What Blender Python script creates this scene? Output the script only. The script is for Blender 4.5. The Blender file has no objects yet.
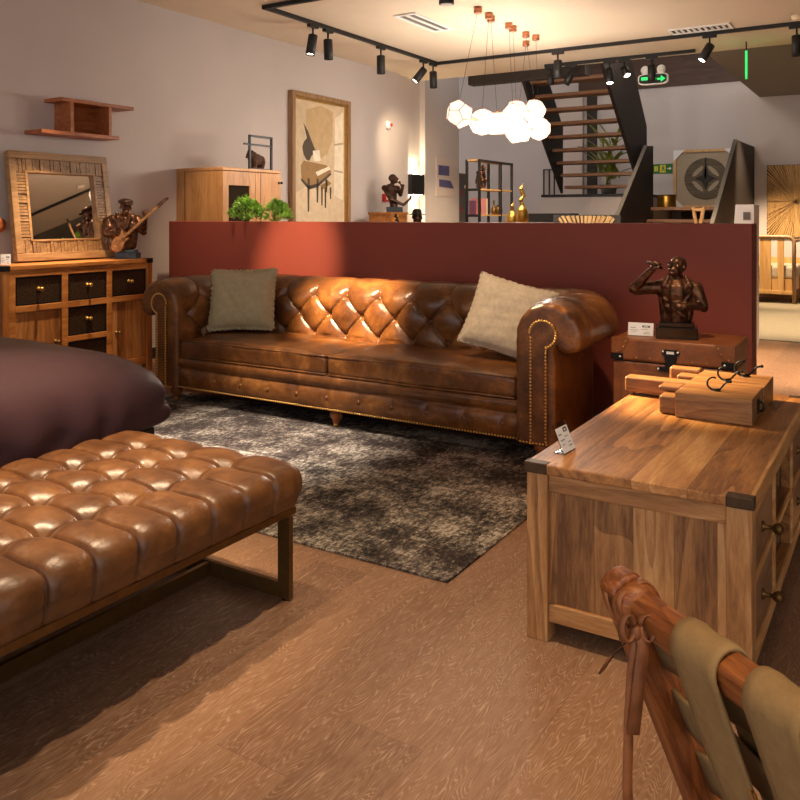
import bpy, math, random
import numpy as np
from mathutils import Vector, Matrix, Euler
PI = math.pi
R = math.radians
sc = bpy.context.scene
COL = sc.collection
random.seed(7)

# ------------------------------------------------------------------ materials
def lin(c):
    c = c / 255.0
    return c / 12.92 if c <= 0.04045 else ((c + 0.055) / 1.055) ** 2.4
def rgb(r, g, b):
    return (lin(r), lin(g), lin(b), 1.0)

def new_mat(name):
    m = bpy.data.materials.new(name); m.use_nodes = True
    nt = m.node_tree
    return m, nt, nt.nodes['Principled BSDF']
class NT:
    """short hand for wiring nodes"""
    def __init__(s, nt): s.nt = nt
    def n(s, t, **kw):
        nd = s.nt.nodes.new(t)
        for k, v in kw.items(): setattr(nd, k, v)
        return nd
    def l(s, a, b): s.nt.links.new(a, b)
    def val(s, sock, v):
        if hasattr(v, 'is_output'): s.l(v, sock)
        else: sock.default_value = v
    def math(s, op, a, b=0.0):
        nd = s.n('ShaderNodeMath', operation=op); s.val(nd.inputs[0], a); s.val(nd.inputs[1], b); return nd.outputs[0]
    def coord(s, kind='Object'): return s.n('ShaderNodeTexCoord').outputs[kind]
    def mapping(s, v, scale=(1,1,1), loc=(0,0,0), rot=(0,0,0)):
        nd = s.n('ShaderNodeMapping'); s.l(v, nd.inputs[0])
        nd.inputs['Scale'].default_value = scale; nd.inputs['Location'].default_value = loc; nd.inputs['Rotation'].default_value = rot
        return nd.outputs[0]
    def noise(s, v, scale=5, detail=4, rough=.5, dist=0, out='Fac'):
        nd = s.n('ShaderNodeTexNoise'); s.l(v, nd.inputs['Vector'])
        nd.inputs['Scale'].default_value = scale; nd.inputs['Detail'].default_value = detail
        nd.inputs['Roughness'].default_value = rough; nd.inputs['Distortion'].default_value = dist
        return nd.outputs[out]
    def ramp(s, f, stops):
        nd = s.n('ShaderNodeValToRGB'); s.l(f, nd.inputs[0])
        cr = nd.color_ramp
        while len(cr.elements) < len(stops): cr.elements.new(.5)
        for e, (p, c) in zip(cr.elements, stops): e.position = p; e.color = c
        return nd.outputs[0]
    def mix(s, f, a, b, mode='MIX'):
        nd = s.n('ShaderNodeMix', data_type='RGBA', blend_type=mode)
        s.val(nd.inputs[0], f); s.val(nd.inputs[6], a); s.val(nd.inputs[7], b); return nd.outputs[2]
    def bump(s, h, strength=.3, dist=.01):
        nd = s.n('ShaderNodeBump'); s.l(h, nd.inputs['Height'])
        nd.inputs['Strength'].default_value = strength; nd.inputs['Distance'].default_value = dist
        return nd.outputs[0]
    def sep(s, v):
        nd = s.n('ShaderNodeSeparateXYZ'); s.l(v, nd.inputs[0]); return nd.outputs
    def comb(s, x, y, z):
        nd = s.n('ShaderNodeCombineXYZ'); s.val(nd.inputs[0], x); s.val(nd.inputs[1], y); s.val(nd.inputs[2], z); return nd.outputs[0]
    def white(s, w):
        nd = s.n('ShaderNodeTexWhiteNoise', noise_dimensions='1D'); s.l(w, nd.inputs['W']); return nd.outputs['Value']

def plain(name, c, rough=.5, metal=0, var=.12, scale=12, bump=0, bscale=60, coat=0):
    m, nt, b = new_mat(name); t = NT(nt); co = t.coord()
    f = t.noise(co, scale, 3)
    lo = tuple(x * (1 - var) for x in c[:3]) + (1,); hi = tuple(min(1, x * (1 + var)) for x in c[:3]) + (1,)
    t.l(t.ramp(f, [(.3, lo), (.7, hi)]), b.inputs['Base Color'])
    b.inputs['Roughness'].default_value = rough; b.inputs['Metallic'].default_value = metal
    if coat: b.inputs['Coat Weight'].default_value = coat
    if bump: t.l(t.bump(t.noise(co, bscale, 4), bump, .004), b.inputs['Normal'])
    return m

def wood(name, c_dark, c_mid, c_light, axis='y', scale=1.0, plank=None, plank_axis='x', rough=.45, contrast=1.0, bump=.15):
    """streaky grain along one axis; plank = board width across plank_axis, each board its own shade"""
    m, nt, b = new_mat(name); t = NT(nt); co = t.coord()
    st = {'x': (1.2, 11, 11), 'y': (11, 1.2, 11), 'z': (11, 11, 1.2)}[axis]
    st = tuple(v * scale for v in st)
    v = co
    rnd = None
    if plank:
        px = t.sep(co)['XYZ'.index(plank_axis.upper())]
        idx = t.math('FLOOR', t.math('DIVIDE', px, plank))
        rnd = t.white(idx)
        off = t.comb(t.math('MULTIPLY', rnd, 7.3), t.math('MULTIPLY', rnd, 13.1), t.math('MULTIPLY', rnd, 5.7))
        add = t.n('ShaderNodeVectorMath', operation='ADD'); t.l(co, add.inputs[0]); t.l(off, add.inputs[1]); v = add.outputs[0]
    mv = t.mapping(v, st)
    n1 = t.noise(mv, 1.6, 6, .62, 1.2)
    rings = t.math('FRACT', t.math('MULTIPLY', t.noise(mv, .42, 2, .45, .4), 13.0))
    n2 = t.noise(t.mapping(v, tuple(q * 7 for q in st)), 2.2, 4, .7)
    f = t.math('ADD', t.math('MULTIPLY', n1, .62 * contrast), t.math('ADD', t.math('MULTIPLY', rings, .13), t.math('MULTIPLY', n2, .36)))
    if rnd is not None: f = t.math('ADD', f, t.math('MULTIPLY', t.math('SUBTRACT', rnd, .5), .30))
    f = t.math('ADD', t.math('MULTIPLY', t.math('SUBTRACT', f, .55), 1.4), .55)
    col = t.ramp(f, [(.24, c_dark), (.54, c_mid), (.86, c_light)])
    knots = t.ramp(t.noise(t.mapping(v, tuple(q * .35 for q in st)), 2.2, 2, .5, .6), [(.74, (1, 1, 1, 1)), (.86, (.45, .36, .30, 1))])
    col = t.mix(1.0, col, knots, 'MULTIPLY')
    if plank:
        fr = t.math('FRACT', t.math('DIVIDE', px, plank))
        edge = t.math('GREATER_THAN', t.math('ABSOLUTE', t.math('SUBTRACT', fr, .5)), .488)
        col = t.mix(t.math('MULTIPLY', edge, .45), col, c_dark)
    t.l(col, b.inputs['Base Color'])
    b.inputs['Roughness'].default_value = rough
    t.l(t.bump(t.math('ADD', n2, rings), bump, .003), b.inputs['Normal'])
    return m

def leather(name, c_dark, c_mid, c_light, rough=.34, bump=.12):
    m, nt, b = new_mat(name); t = NT(nt); co = t.coord()
    big = t.noise(co, 7, 5, .6, .4); fine = t.noise(co, 55, 4, .65)
    f = t.math('ADD', t.math('MULTIPLY', big, .75), t.math('MULTIPLY', fine, .25))
    t.l(t.ramp(f, [(.33, c_dark), (.52, c_mid), (.70, c_light)]), b.inputs['Base Color'])
    t.l(t.math('ADD', t.math('MULTIPLY', fine, .25), rough - .12), b.inputs['Roughness'])
    h = t.math('ADD', t.math('MULTIPLY', t.noise(co, 24, 5, .7, 1.4), .8), t.math('MULTIPLY', t.noise(co, 240, 2), .2))
    t.l(t.bump(h, bump, .006), b.inputs['Normal'])
    b.inputs['Specular IOR Level'].default_value = .55
    return m

def fabric(name, c, rough=.9, thread=420, var=.18, bump=.35, sheen=.0):
    m, nt, b = new_mat(name); t = NT(nt); co = t.coord()
    w1 = t.n('ShaderNodeTexWave', wave_type='BANDS', bands_direction='X'); w1.inputs['Scale'].default_value = thread / 2.0
    w2 = t.n('ShaderNodeTexWave', wave_type='BANDS', bands_direction='Z'); w2.inputs['Scale'].default_value = thread / 2.0
    t.l(co, w1.inputs['Vector']); t.l(co, w2.inputs['Vector'])
    n = t.noise(co, 40, 4, .7)
    lo = tuple(x * (1 - var) for x in c[:3]) + (1,); hi = tuple(min(1, x * (1 + var)) for x in c[:3]) + (1,)
    t.l(t.ramp(n, [(.3, lo), (.7, hi)]), b.inputs['Base Color'])
    b.inputs['Roughness'].default_value = rough
    b.inputs['Specular IOR Level'].default_value = .2
    b.inputs['Sheen Weight'].default_value = sheen
    h = t.math('ADD', t.math('MULTIPLY', w1.outputs['Fac'], .12), t.math('ADD', t.math('MULTIPLY', w2.outputs['Fac'], .12), t.math('MULTIPLY', n, .8)))
    t.l(t.bump(h, bump, .003), b.inputs['Normal'])
    return m

def emit(name, c, s):
    m, nt, b = new_mat(name)
    b.inputs['Base Color'].default_value = c
    b.inputs['Emission Color'].default_value = c; b.inputs['Emission Strength'].default_value = s
    b.inputs['Roughness'].default_value = .5
    return m

def floor_material():
    m, nt, b = new_mat('limed_oak_boards'); t = NT(nt); co = t.coord()
    x, y, z = t.sep(co)
    W, L = .205, 1.65
    xi = t.math('FLOOR', t.math('DIVIDE', t.math('ADD', x, .10), W))
    r1 = t.white(t.math('ADD', xi, 31.7))
    yy = t.math('ADD', y, t.math('MULTIPLY', r1, 5.0))
    yi = t.math('FLOOR', t.math('DIVIDE', yy, L))
    r2 = t.white(t.math('ADD', t.math('MULTIPLY', yi, 17.31), t.math('MULTIPLY', xi, 3.77)))
    # contour-line grain: noise field stretched along the board, cut into thin light bands
    gv = t.comb(t.math('ADD', t.math('MULTIPLY', x, 10.5), t.math('MULTIPLY', r2, 37.0)), t.math('ADD', t.math('MULTIPLY', y, 1.25), t.math('MULTIPLY', r2, 91.0)), r2)
    field = t.noise(gv, .75, 3.5, .60, .3)
    bands = t.math('FRACT', t.math('MULTIPLY', field, 58.0))
    line = t.ramp(bands, [(.0, (1,1,1,1)), (.22, (.25,.25,.25,1)), (.5, (0,0,0,1)), (.80, (.2,.2,.2,1)), (1.0, (1,1,1,1))])
    brk = t.noise(t.mapping(co, (60, 14, 60)), 1.0, 3, .7)
    lf = t.math('MULTIPLY', line, t.ramp(brk, [(.30, (0,0,0,1)), (.62, (1,1,1,1))]))
    tone = t.math('ADD', t.math('MULTIPLY', r2, .55), t.math('MULTIPLY', t.noise(t.mapping(co, (8, 1.2, 8)), 1.3, 4, .6), .5))
    base = t.ramp(tone, [(.15, rgb(102, 74, 56)), (.5, rgb(124, 91, 68)), (.9, rgb(144, 108, 80))])
    col = t.mix(t.math('MULTIPLY', lf, .66), base, rgb(190, 160, 134))
    fx = t.math('FRACT', t.math('DIVIDE', t.math('ADD', x, .10), W)); fy = t.math('FRACT', t.math('DIVIDE', yy, L))
    ex = t.math('GREATER_THAN', t.math('ABSOLUTE', t.math('SUBTRACT', fx, .5)), .4935)
    ey = t.math('GREATER_THAN', t.math('ABSOLUTE', t.math('SUBTRACT', fy, .5)), .4990)
    e = t.math('MAXIMUM', ex, ey)
    col = t.mix(t.math('MULTIPLY', e, .30), col, rgb(84, 58, 44))
    t.l(col, b.inputs['Base Color'])
    b.inputs['Roughness'].default_value = .42
    b.inputs['Specular IOR Level'].default_value = .35
    t.l(t.bump(t.math('SUBTRACT', t.math('MULTIPLY', lf, .5), e), .12, .002), b.inputs['Normal'])
    return m

def rug_material():
    m, nt, b = new_mat('distressed_patchwork_rug'); t = NT(nt); co = t.coord()
    x, y, z = t.sep(co)
    xi = t.math('FLOOR', t.math('DIVIDE', t.math('ADD', x, 6.27 - .76), .98))
    sh = t.math('MULTIPLY', t.white(t.math('ADD', xi, 4.2)), .35)
    ys = t.math('DIVIDE', t.math('ADD', y, t.math('ADD', sh, -.15)), .62)
    yi = t.math('FLOOR', ys)
    r = t.white(t.math('ADD', t.math('MULTIPLY', xi, 5.3), t.math('MULTIPLY', yi, 11.9)))
    n1 = t.noise(co, 4.5, 3, .6)
    n2 = t.noise(t.mapping(co, (1, .55, 1)), 62, 6, .78)
    n3 = t.noise(t.mapping(co, (30, 3, 1)), 3.0, 4, .7)
    n4 = t.noise(t.mapping(co, (3, 34, 1)), 3.0, 4, .7)
    f = t.math('ADD', t.math('MULTIPLY', n2, 1.15), t.math('ADD', t.math('MULTIPLY', n1, .75), t.math('MULTIPLY', t.math('ADD', n3, n4), .30)))
    f = t.math('ADD', f, t.math('MULTIPLY', t.math('SUBTRACT', r, .5), .13))
    col = t.ramp(t.math('MULTIPLY', f, .72), [(.71, rgb(28, 26, 26)), (.845, rgb(66, 62, 60)), (.955, rgb(136, 128, 118)), (1.0, rgb(188, 180, 168))])
    fx = t.math('FRACT', t.math('DIVIDE', t.math('ADD', x, 6.27 - .76), .98)); fy = t.math('FRACT', ys)
    e = t.math('MAXIMUM', t.math('GREATER_THAN', t.math('ABSOLUTE', t.math('SUBTRACT', fx, .5)), .488), t.math('GREATER_THAN', t.math('ABSOLUTE', t.math('SUBTRACT', fy, .5)), .480))
    col = t.mix(t.math('MULTIPLY', e, .45), col, rgb(50, 44, 42))
    tint = t.mix(t.math('MULTIPLY', t.math('GREATER_THAN', t.white(t.math('ADD', r, 3.3)), .62), .14), col, rgb(88, 66, 62))
    t.l(tint, b.inputs['Base Color'])
    b.inputs['Roughness'].default_value = .95; b.inputs['Specular IOR Level'].default_value = .1
    t.l(t.bump(n2, .8, .006), b.inputs['Normal'])
    return m

def carved_metal():
    m, nt, b = new_mat('embossed_dark_bronze'); t = NT(nt); co = t.coord()
    v = t.n('ShaderNodeTexVoronoi'); t.l(t.mapping(co, (1, 34, 34), rot=(R(45), 0, 0)), v.inputs['Vector']); v.inputs['Scale'].default_value = 1.6
    v.inputs['Randomness'].default_value = .25
    d = v.outputs['Distance']
    t.l(t.ramp(d, [(.15, rgb(40, 30, 22)), (.6, rgb(72, 54, 36))]), b.inputs['Base Color'])
    b.inputs['Metallic'].default_value = .55; b.inputs['Roughness'].default_value = .48
    t.l(t.bump(d, .7, .006), b.inputs['Normal'])
    return m

M = {}
M['floor'] = floor_material()
M['rug'] = rug_material()
M['wall'] = plain('warm_grey_plaster', rgb(200, 190, 185), .9, var=.03, scale=2, bump=.05)
M['ceiling'] = plain('cream_ceiling_paint', rgb(222, 204, 180), .9, var=.02, scale=2)
M['ceil_dark'] = plain('shaded_ceiling_taupe', rgb(124, 117, 106), .9, var=.03, scale=2)  # darker base colour carries the shade of the unlit rear ceiling
M['partition'] = plain('maroon_paint', rgb(140, 62, 46), .62, var=.04, scale=2.5, bump=.03)
M['dark_panel'] = wood('dark_stained_panel', rgb(14, 9, 7), rgb(26, 17, 13), rgb(40, 27, 20), 'z', 1.0, rough=.6)
M['fascia'] = wood('brown_fascia_board', rgb(48, 30, 20), rgb(70, 46, 31), rgb(88, 60, 42), 'x', .8, rough=.6)
M['stair_wood'] = wood('walnut_tread', rgb(84, 54, 32), rgb(118, 78, 46), rgb(146, 100, 60), 'x', 1.0, rough=.5)
M['sofa'] = leather('aged_tan_leather', rgb(66, 37, 17), rgb(106, 64, 29), rgb(150, 98, 46), .32, .22)
M['bench'] = leather('tobacco_leather', rgb(70, 43, 24), rgb(104, 67, 36), rgb(134, 92, 52), .36, .22)
M['trunk'] = leather('saddle_leather', rgb(106, 58, 24), rgb(136, 78, 34), rgb(160, 98, 48), .42, .06)
M['strapleather'] = leather('lace_leather', rgb(104, 60, 30), rgb(142, 86, 46), rgb(172, 112, 64), .6)
M['mango_y'] = wood('mango_wood_long', rgb(108, 66, 32), rgb(174, 120, 66), rgb(212, 164, 104), 'y', .75, plank=.145, plank_axis='x')
M['mango_z'] = wood('mango_wood_upright', rgb(102, 66, 36), rgb(168, 120, 72), rgb(210, 166, 112), 'z', .75, plank=.107, plank_axis='x')
M['mango_post'] = wood('mango_wood_post', rgb(102, 66, 36), rgb(168, 120, 72), rgb(208, 164, 110), 'z', .8)
M['mango_rail'] = wood('mango_wood_rail', rgb(100, 64, 34), rgb(162, 114, 66), rgb(204, 158, 104), 'x', .8)
M['mango_side'] = wood('mango_wood_drawer', rgb(96, 66, 42), rgb(136, 100, 68), rgb(164, 126, 90), 'y', .8)
M['dress_y'] = wood('honey_wood_long', rgb(112, 64, 26), rgb(166, 104, 48), rgb(200, 140, 74), 'y', .9)
M['dress_z'] = wood('honey_wood_upright', rgb(108, 64, 28), rgb(158, 104, 54), rgb(190, 138, 82), 'z', .9, plank=.075, plank_axis='y')
M['dress_post'] = wood('honey_wood_post', rgb(108, 62, 26), rgb(158, 98, 46), rgb(192, 134, 72), 'z', .9)
M['mirror_frame'] = wood('bleached_reclaimed_wood', rgb(106, 76, 48), rgb(152, 116, 76), rgb(184, 148, 104), 'y', .8)
M['mirror_ribs'] = wood('weathered_slat_wood', rgb(82, 58, 38), rgb(140, 106, 70), rgb(178, 142, 98), 'x', 1.2)
M['shelf_red'] = wood('reddish_shelf_wood', rgb(116, 60, 30), rgb(160, 92, 52), rgb(190, 120, 72), 'y', .9)
M['oak_z'] = wood('oak_upright', rgb(142, 98, 54), rgb(172, 124, 74), rgb(194, 148, 96), 'z', .9)
M['oak_light'] = wood('pale_oak', rgb(176, 130, 72), rgb(206, 158, 94), rgb(226, 184, 120), 'z', .7)
M['chair_wood'] = wood('reddish_chair_wood', rgb(50, 22, 8), rgb(122, 66, 28), rgb(164, 100, 48), 'x', 2.6, rough=.48, contrast=1.15)
M['chair_post'] = wood('reddish_chair_wood_post', rgb(50, 22, 8), rgb(114, 60, 26), rgb(156, 92, 44), 'z', 2.6, rough=.48, contrast=1.15)
M['block'] = wood('block_wood', rgb(84, 52, 26), rgb(136, 92, 50), rgb(176, 130, 78), 'x', .9)
M['canvas'] = fabric('olive_canvas', rgb(146, 118, 78), .95, 700, .12, .3)
M['canvas_dark'] = fabric('olive_canvas_inner', rgb(130, 106, 72), .95, 700, .12, .3)
M['duvet'] = fabric('plum_satin', rgb(68, 48, 53), .42, 900, .06, .08)
M['linen_green'] = fabric('sage_linen', rgb(172, 160, 128), .95, 500, .10, .5)
M['linen_cream'] = fabric('cream_linen', rgb(190, 174, 152), .95, 500, .14, .7)
M['bronze'] = plain('patinated_bronze', rgb(92, 62, 44), .34, .75, .7, 34, .8, 60)
M['bronze_dark'] = plain('dark_bronze', rgb(68, 48, 36), .36, .7, .45, 26, .5, 70)
M['gold'] = plain('brushed_gold', rgb(190, 146, 66), .32, .95, .15, 20)
M['brass'] = plain('antique_brass', rgb(190, 146, 76), .36, .7, .15, 40)
M['nail'] = plain('gilt_nail_heads', rgb(206, 160, 84), .35, .35, .1, 40)
M['brass_dark'] = plain('dark_brass_bar', rgb(112, 84, 48), .45, .8, .15, 30)
M['bronze_gold'] = plain('golden_bronze', rgb(158, 108, 64), .36, .7, .45, 30, .4, 70)
M['copper'] = plain('copper', rgb(196, 132, 100), .34, .9, .1, 30)
M['iron'] = plain('black_iron', rgb(34, 31, 29), .45, .6, .2, 30)
M['cap_metal'] = plain('worn_bronze_cap', rgb(74, 56, 38), .5, .5, .3, 30)
M['blackpaint'] = plain('black_powder_coat', rgb(26, 25, 25), .5, 0, .1, 20)
M['black_lacquer'] = plain('black_lacquer', rgb(20, 16, 14), .15, 0, .1, 20)
M['blue_base'] = plain('blue_grey_stone', rgb(52, 70, 84), .5, 0, .3, 40)
M['white'] = plain('white_paint', rgb(236, 234, 230), .6, 0, .02, 10)
M['card'] = plain('white_card', rgb(232, 232, 230), .6, 0, .02, 10)
M['ink'] = plain('black_ink', rgb(24, 24, 26), .6, 0, .02, 10)
M['greyink'] = plain('grey_ink', rgb(150, 150, 152), .6, 0, .02, 10)
M['red'] = plain('red_plastic', rgb(178, 36, 32), .4, 0, .05, 10)
M['green_sign'] = emit('green_backlit_sign', (.02, .62, .13, 1), 1.0)
M['green_paint'] = plain('green_sign_paint', rgb(24, 112, 40), .5, 0, .05, 10)
M['yellow'] = plain('yellow_sign_paint', rgb(220, 205, 60), .5, 0, .03, 10)
M['leaf'] = plain('bright_leaf', rgb(150, 196, 84), .5, 0, .35, 30)
M['leaf_dark'] = plain('broad_leaf', rgb(128, 134, 44), .5, 0, .4, 16)
M['lens'] = emit('warm_lamp_lens', (1, .83, .58, 1), 18)
M['lens_off'] = plain('dull_lamp_lens', rgb(190, 176, 156), .3, 0, .05, 10)
M['globe'] = emit('glowing_opal_glass', (1, .88, .70, 1), .86)
M['papery'] = plain('blue_printed_paper', rgb(86, 84, 128), .6, 0, .25, 30)
M['pink'] = plain('pink_book_cloth', rgb(214, 136, 132), .7, 0, .12, 20)
M['cream'] = plain('cream_paper', rgb(228, 208, 176), .7, 0, .06, 20)
M['purple'] = plain('purple_box_card', rgb(120, 70, 92), .6, 0, .2, 20)
M['grey_metal'] = plain('grey_metal', rgb(110, 104, 98), .5, .3, .1, 10)
M['far_rug'] = fabric('grey_flatweave', rgb(142, 132, 112), .95, 200, .1, .4)
M['linen_board'] = fabric('linen_backing', rgb(176, 160, 138), .95, 300, .08, .3)
M['disc'] = wood('carved_disc_wood', rgb(70, 60, 48), rgb(104, 92, 74), rgb(130, 116, 94), 'x', 2, rough=.8)
M['straw'] = wood('straw_strip', rgb(132, 98, 54), rgb(180, 140, 84), rgb(208, 172, 114), 'z', 1.0, rough=.7)
M['darkhole'] = plain('charcoal_panel', rgb(46, 38, 32), .7, 0, .1, 6)
M['pinkwhite'] = plain('blush_white_paint', rgb(206, 190, 180), .8, 0, .03, 4)
mm, nt, b = new_mat('mirror_glass'); b.inputs['Base Color'].default_value = (.82, .82, .80, 1); b.inputs['Metallic'].default_value = 1; b.inputs['Roughness'].default_value = .015; M['mirror'] = mm
mm, nt, b = new_mat('clear_acrylic'); b.inputs['Transmission Weight'].default_value = 1; b.inputs['Roughness'].default_value = .05; b.inputs['IOR'].default_value = 1.3; b.inputs['Base Color'].default_value = (.97, .97, .97, 1); M['acrylic'] = mm
mm, nt, b = new_mat('smoked_glass'); b.inputs['Base Color'].default_value = rgb(44, 36, 28); b.inputs['Roughness'].default_value = .06; M['smoked'] = mm

# ------------------------------------------------------------------ mesh builder
ORG = {}
class MB:
    def __init__(s): s.v = []; s.f = []; s.sm = []
    def add(s, vs, fs, smooth=False):
        o = len(s.v); s.v.extend([tuple(p) for p in vs]); s.f.extend([tuple(i + o for i in f) for f in fs]); s.sm.extend([smooth] * len(fs)); return s
    def box(s, x0, x1, y0, y1, z0, z1):
        v = [(x, y, z) for z in (z0, z1) for y in (y0, y1) for x in (x0, x1)]
        return s.add(v, [(0,2,3,1), (4,5,7,6), (0,1,5,4), (2,6,7,3), (0,4,6,2), (1,3,7,5)])
    def obox(s, c, size, M3):
        hx, hy, hz = [q / 2 for q in size]
        v = [Vector(c) + M3 @ Vector((x, y, z)) for z in (-hz, hz) for y in (-hy, hy) for x in (-hx, hx)]
        return s.add(v, [(0,2,3,1), (4,5,7,6), (0,1,5,4), (2,6,7,3), (0,4,6,2), (1,3,7,5)])
    def bar(s, p0, p1, w, h, up=(0,0,1)):
        p0, p1 = Vector(p0), Vector(p1); d = (p1 - p0); L = d.length; d.normalize()
        sd = d.cross(Vector(up)).normalized(); u = sd.cross(d)
        M3 = Matrix((sd, d, u)).transposed()
        return s.obox((p0 + p1) / 2, (w, L, h), M3)
    def tube(s, path, r, n=10, caps=True, r1=None):
        pts = [Vector(p) for p in path]; k = len(pts); vs = []; prev = None
        for i, p in enumerate(pts):
            d = (pts[min(i + 1, k - 1)] - pts[max(i - 1, 0)]).normalized()
            ref = prev if prev is not None else (Vector((0, 0, 1)) if abs(d.z) < .9 else Vector((1, 0, 0)))
            a = (ref - d * ref.dot(d)).normalized(); prev = a; b_ = d.cross(a)
            rr = r[i] if isinstance(r, (list, tuple)) else (r if r1 is None else r + (r1 - r) * i / max(1, k - 1))
            vs += [p + (a * math.cos(2 * PI * j / n) + b_ * math.sin(2 * PI * j / n)) * rr for j in range(n)]
        fs = [(i * n + j, i * n + (j + 1) % n, (i + 1) * n + (j + 1) % n, (i + 1) * n + j) for i in range(k - 1) for j in range(n)]
        s.add(vs, fs, True)
        if caps:
            o = len(s.v) - len(vs)
            s.f.append(tuple(o + j for j in range(n))[::-1]); s.f.append(tuple(o + (k - 1) * n + j for j in range(n))); s.sm += [False, False]
        return s
    def lathe(s, prof, c=(0,0,0), n=20, M3=None, smooth=True, caps=True):
        c = Vector(c); M3 = M3 or Matrix.Identity(3); k = len(prof)
        vs = [c + M3 @ Vector((r * math.cos(2 * PI * j / n), r * math.sin(2 * PI * j / n), z)) for r, z in prof for j in range(n)]
        fs = [(i * n + j, i * n + (j + 1) % n, (i + 1) * n + (j + 1) % n, (i + 1) * n + j) for i in range(k - 1) for j in range(n)]
        o = len(s.v); s.add(vs, fs, smooth)
        if caps:
            s.f.append(tuple(o + j for j in range(n))[::-1]); s.f.append(tuple(o + (k - 1) * n + j for j in range(n))); s.sm += [False, False]
        return s
    def ell(s, c, rad, n=14, M3=None):
        c = Vector(c); M3 = M3 or Matrix.Identity(3); h = n // 2 + 1; vs = []
        for i in range(h + 1):
            th = PI * i / h
            for j in range(n):
                ph = 2 * PI * j / n
                vs.append(c + M3 @ Vector((rad[0] * math.sin(th) * math.cos(ph), rad[1] * math.sin(th) * math.sin(ph), rad[2] * math.cos(th))))
        fs = [(i * n + j, (i + 1) * n + j, (i + 1) * n + (j + 1) % n, i * n + (j + 1) % n) for i in range(h) for j in range(n)]
        return s.add(vs, fs, True)
    def prism(s, poly, f0, f1, smooth=False):
        """poly: 2-D points; f0/f1 map a 2-D point to the two end faces"""
        n = len(poly); vs = [f0(p) for p in poly] + [f1(p) for p in poly]
        fs = [tuple(range(n))[::-1], tuple(range(n, 2 * n))] + [(i, (i + 1) % n, n + (i + 1) % n, n + i) for i in range(n)]
        return s.add(vs, fs, smooth)
    def px(s, poly, x0, x1): return s.prism(poly, lambda p: (x0, p[0], p[1]), lambda p: (x1, p[0], p[1]))
    def py(s, poly, y0, y1): return s.prism(poly, lambda p: (p[0], y0, p[1]), lambda p: (p[0], y1, p[1]))
    def pz(s, poly, z0, z1): return s.prism(poly, lambda p: (p[0], p[1], z0), lambda p: (p[0], p[1], z1))
    def grid(s, P, smooth=True, wrap=False):
        """P: rows of points"""
        a, b_ = len(P), len(P[0]); vs = [p for row in P for p in row]
        fs = [(i * b_ + j, i * b_ + (j + 1) % b_, (i + 1) * b_ + (j + 1) % b_, (i + 1) * b_ + j) for i in range(a - 1) for j in range(b_ if wrap else b_ - 1)]
        return s.add(vs, fs, smooth)
    def build(s, name, mat, parent=None, bevel=0, seg=2, local=False, fix=True):
        me = bpy.data.meshes.new(name)
        vs = s.v
        if parent is not None and not local:
            ox = ORG[parent.name]; vs = [(p[0] - ox[0], p[1] - ox[1], p[2] - ox[2]) for p in vs]
        me.from_pydata(vs, [], s.f)
        me.polygons.foreach_set('use_smooth', s.sm)
        me.update()
        if fix:
            import bmesh
            bm = bmesh.new(); bm.from_mesh(me); bmesh.ops.recalc_face_normals(bm, faces=bm.faces); bm.to_mesh(me); bm.free()
        return link(name, me, mat, parent, bevel, seg)
def link(name, me, mat, parent=None, bevel=0, seg=2):
    if isinstance(mat, str): mat = M[mat]
    me.materials.clear(); me.materials.append(mat)
    o = bpy.data.objects.new(name, me); COL.objects.link(o)
    if parent is not None:
        o.parent = parent; ORG[o.name] = ORG[parent.name]
    else: ORG[o.name] = (0, 0, 0)
    if bevel:
        bv = o.modifiers.new('edge', 'BEVEL'); bv.width = bevel; bv.segments = seg; bv.limit_method = 'ANGLE'; bv.angle_limit = R(40)
    return o

def tag(o, label, cat, group=None, kind=None):
    o['label'] = label; o['category'] = cat
    if group: o['group'] = group
    if kind: o['kind'] = kind
    return o
def thing(name, label, cat, loc=(0,0,0), rotz=0, group=None):
    o = bpy.data.objects.new(name, None); COL.objects.link(o); o.empty_display_size = .1
    o.location = loc; o.rotation_euler = (0, 0, rotz); ORG[o.name] = tuple(loc)
    return tag(o, label, cat, group)
def struct(name, mb, mat, bevel=0):
    o = mb.build(name, mat, None, bevel); o['kind'] = 'structure'; return o
def dup(root, loc, rotz=None, label=None):
    r = root.copy(); COL.objects.link(r); r.location = loc
    if rotz is not None: r.rotation_euler = (0, 0, rotz)
    if label: r['label'] = label
    for ch in list(root.children):
        c = ch.copy(); COL.objects.link(c); c.parent = r
        for g in ch.children:
            d = g.copy(); COL.objects.link(d); d.parent = c
    ORG[r.name] = tuple(loc)
    return r
def frame(o, M3):
    'turn a part so that its own axes follow M3 (the grain runs along the part)'
    M4 = M3.to_4x4(); o.data.transform(M4.inverted()); o.matrix_local = M4; return o
def B(*a): return MB().box(*a)

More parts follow.
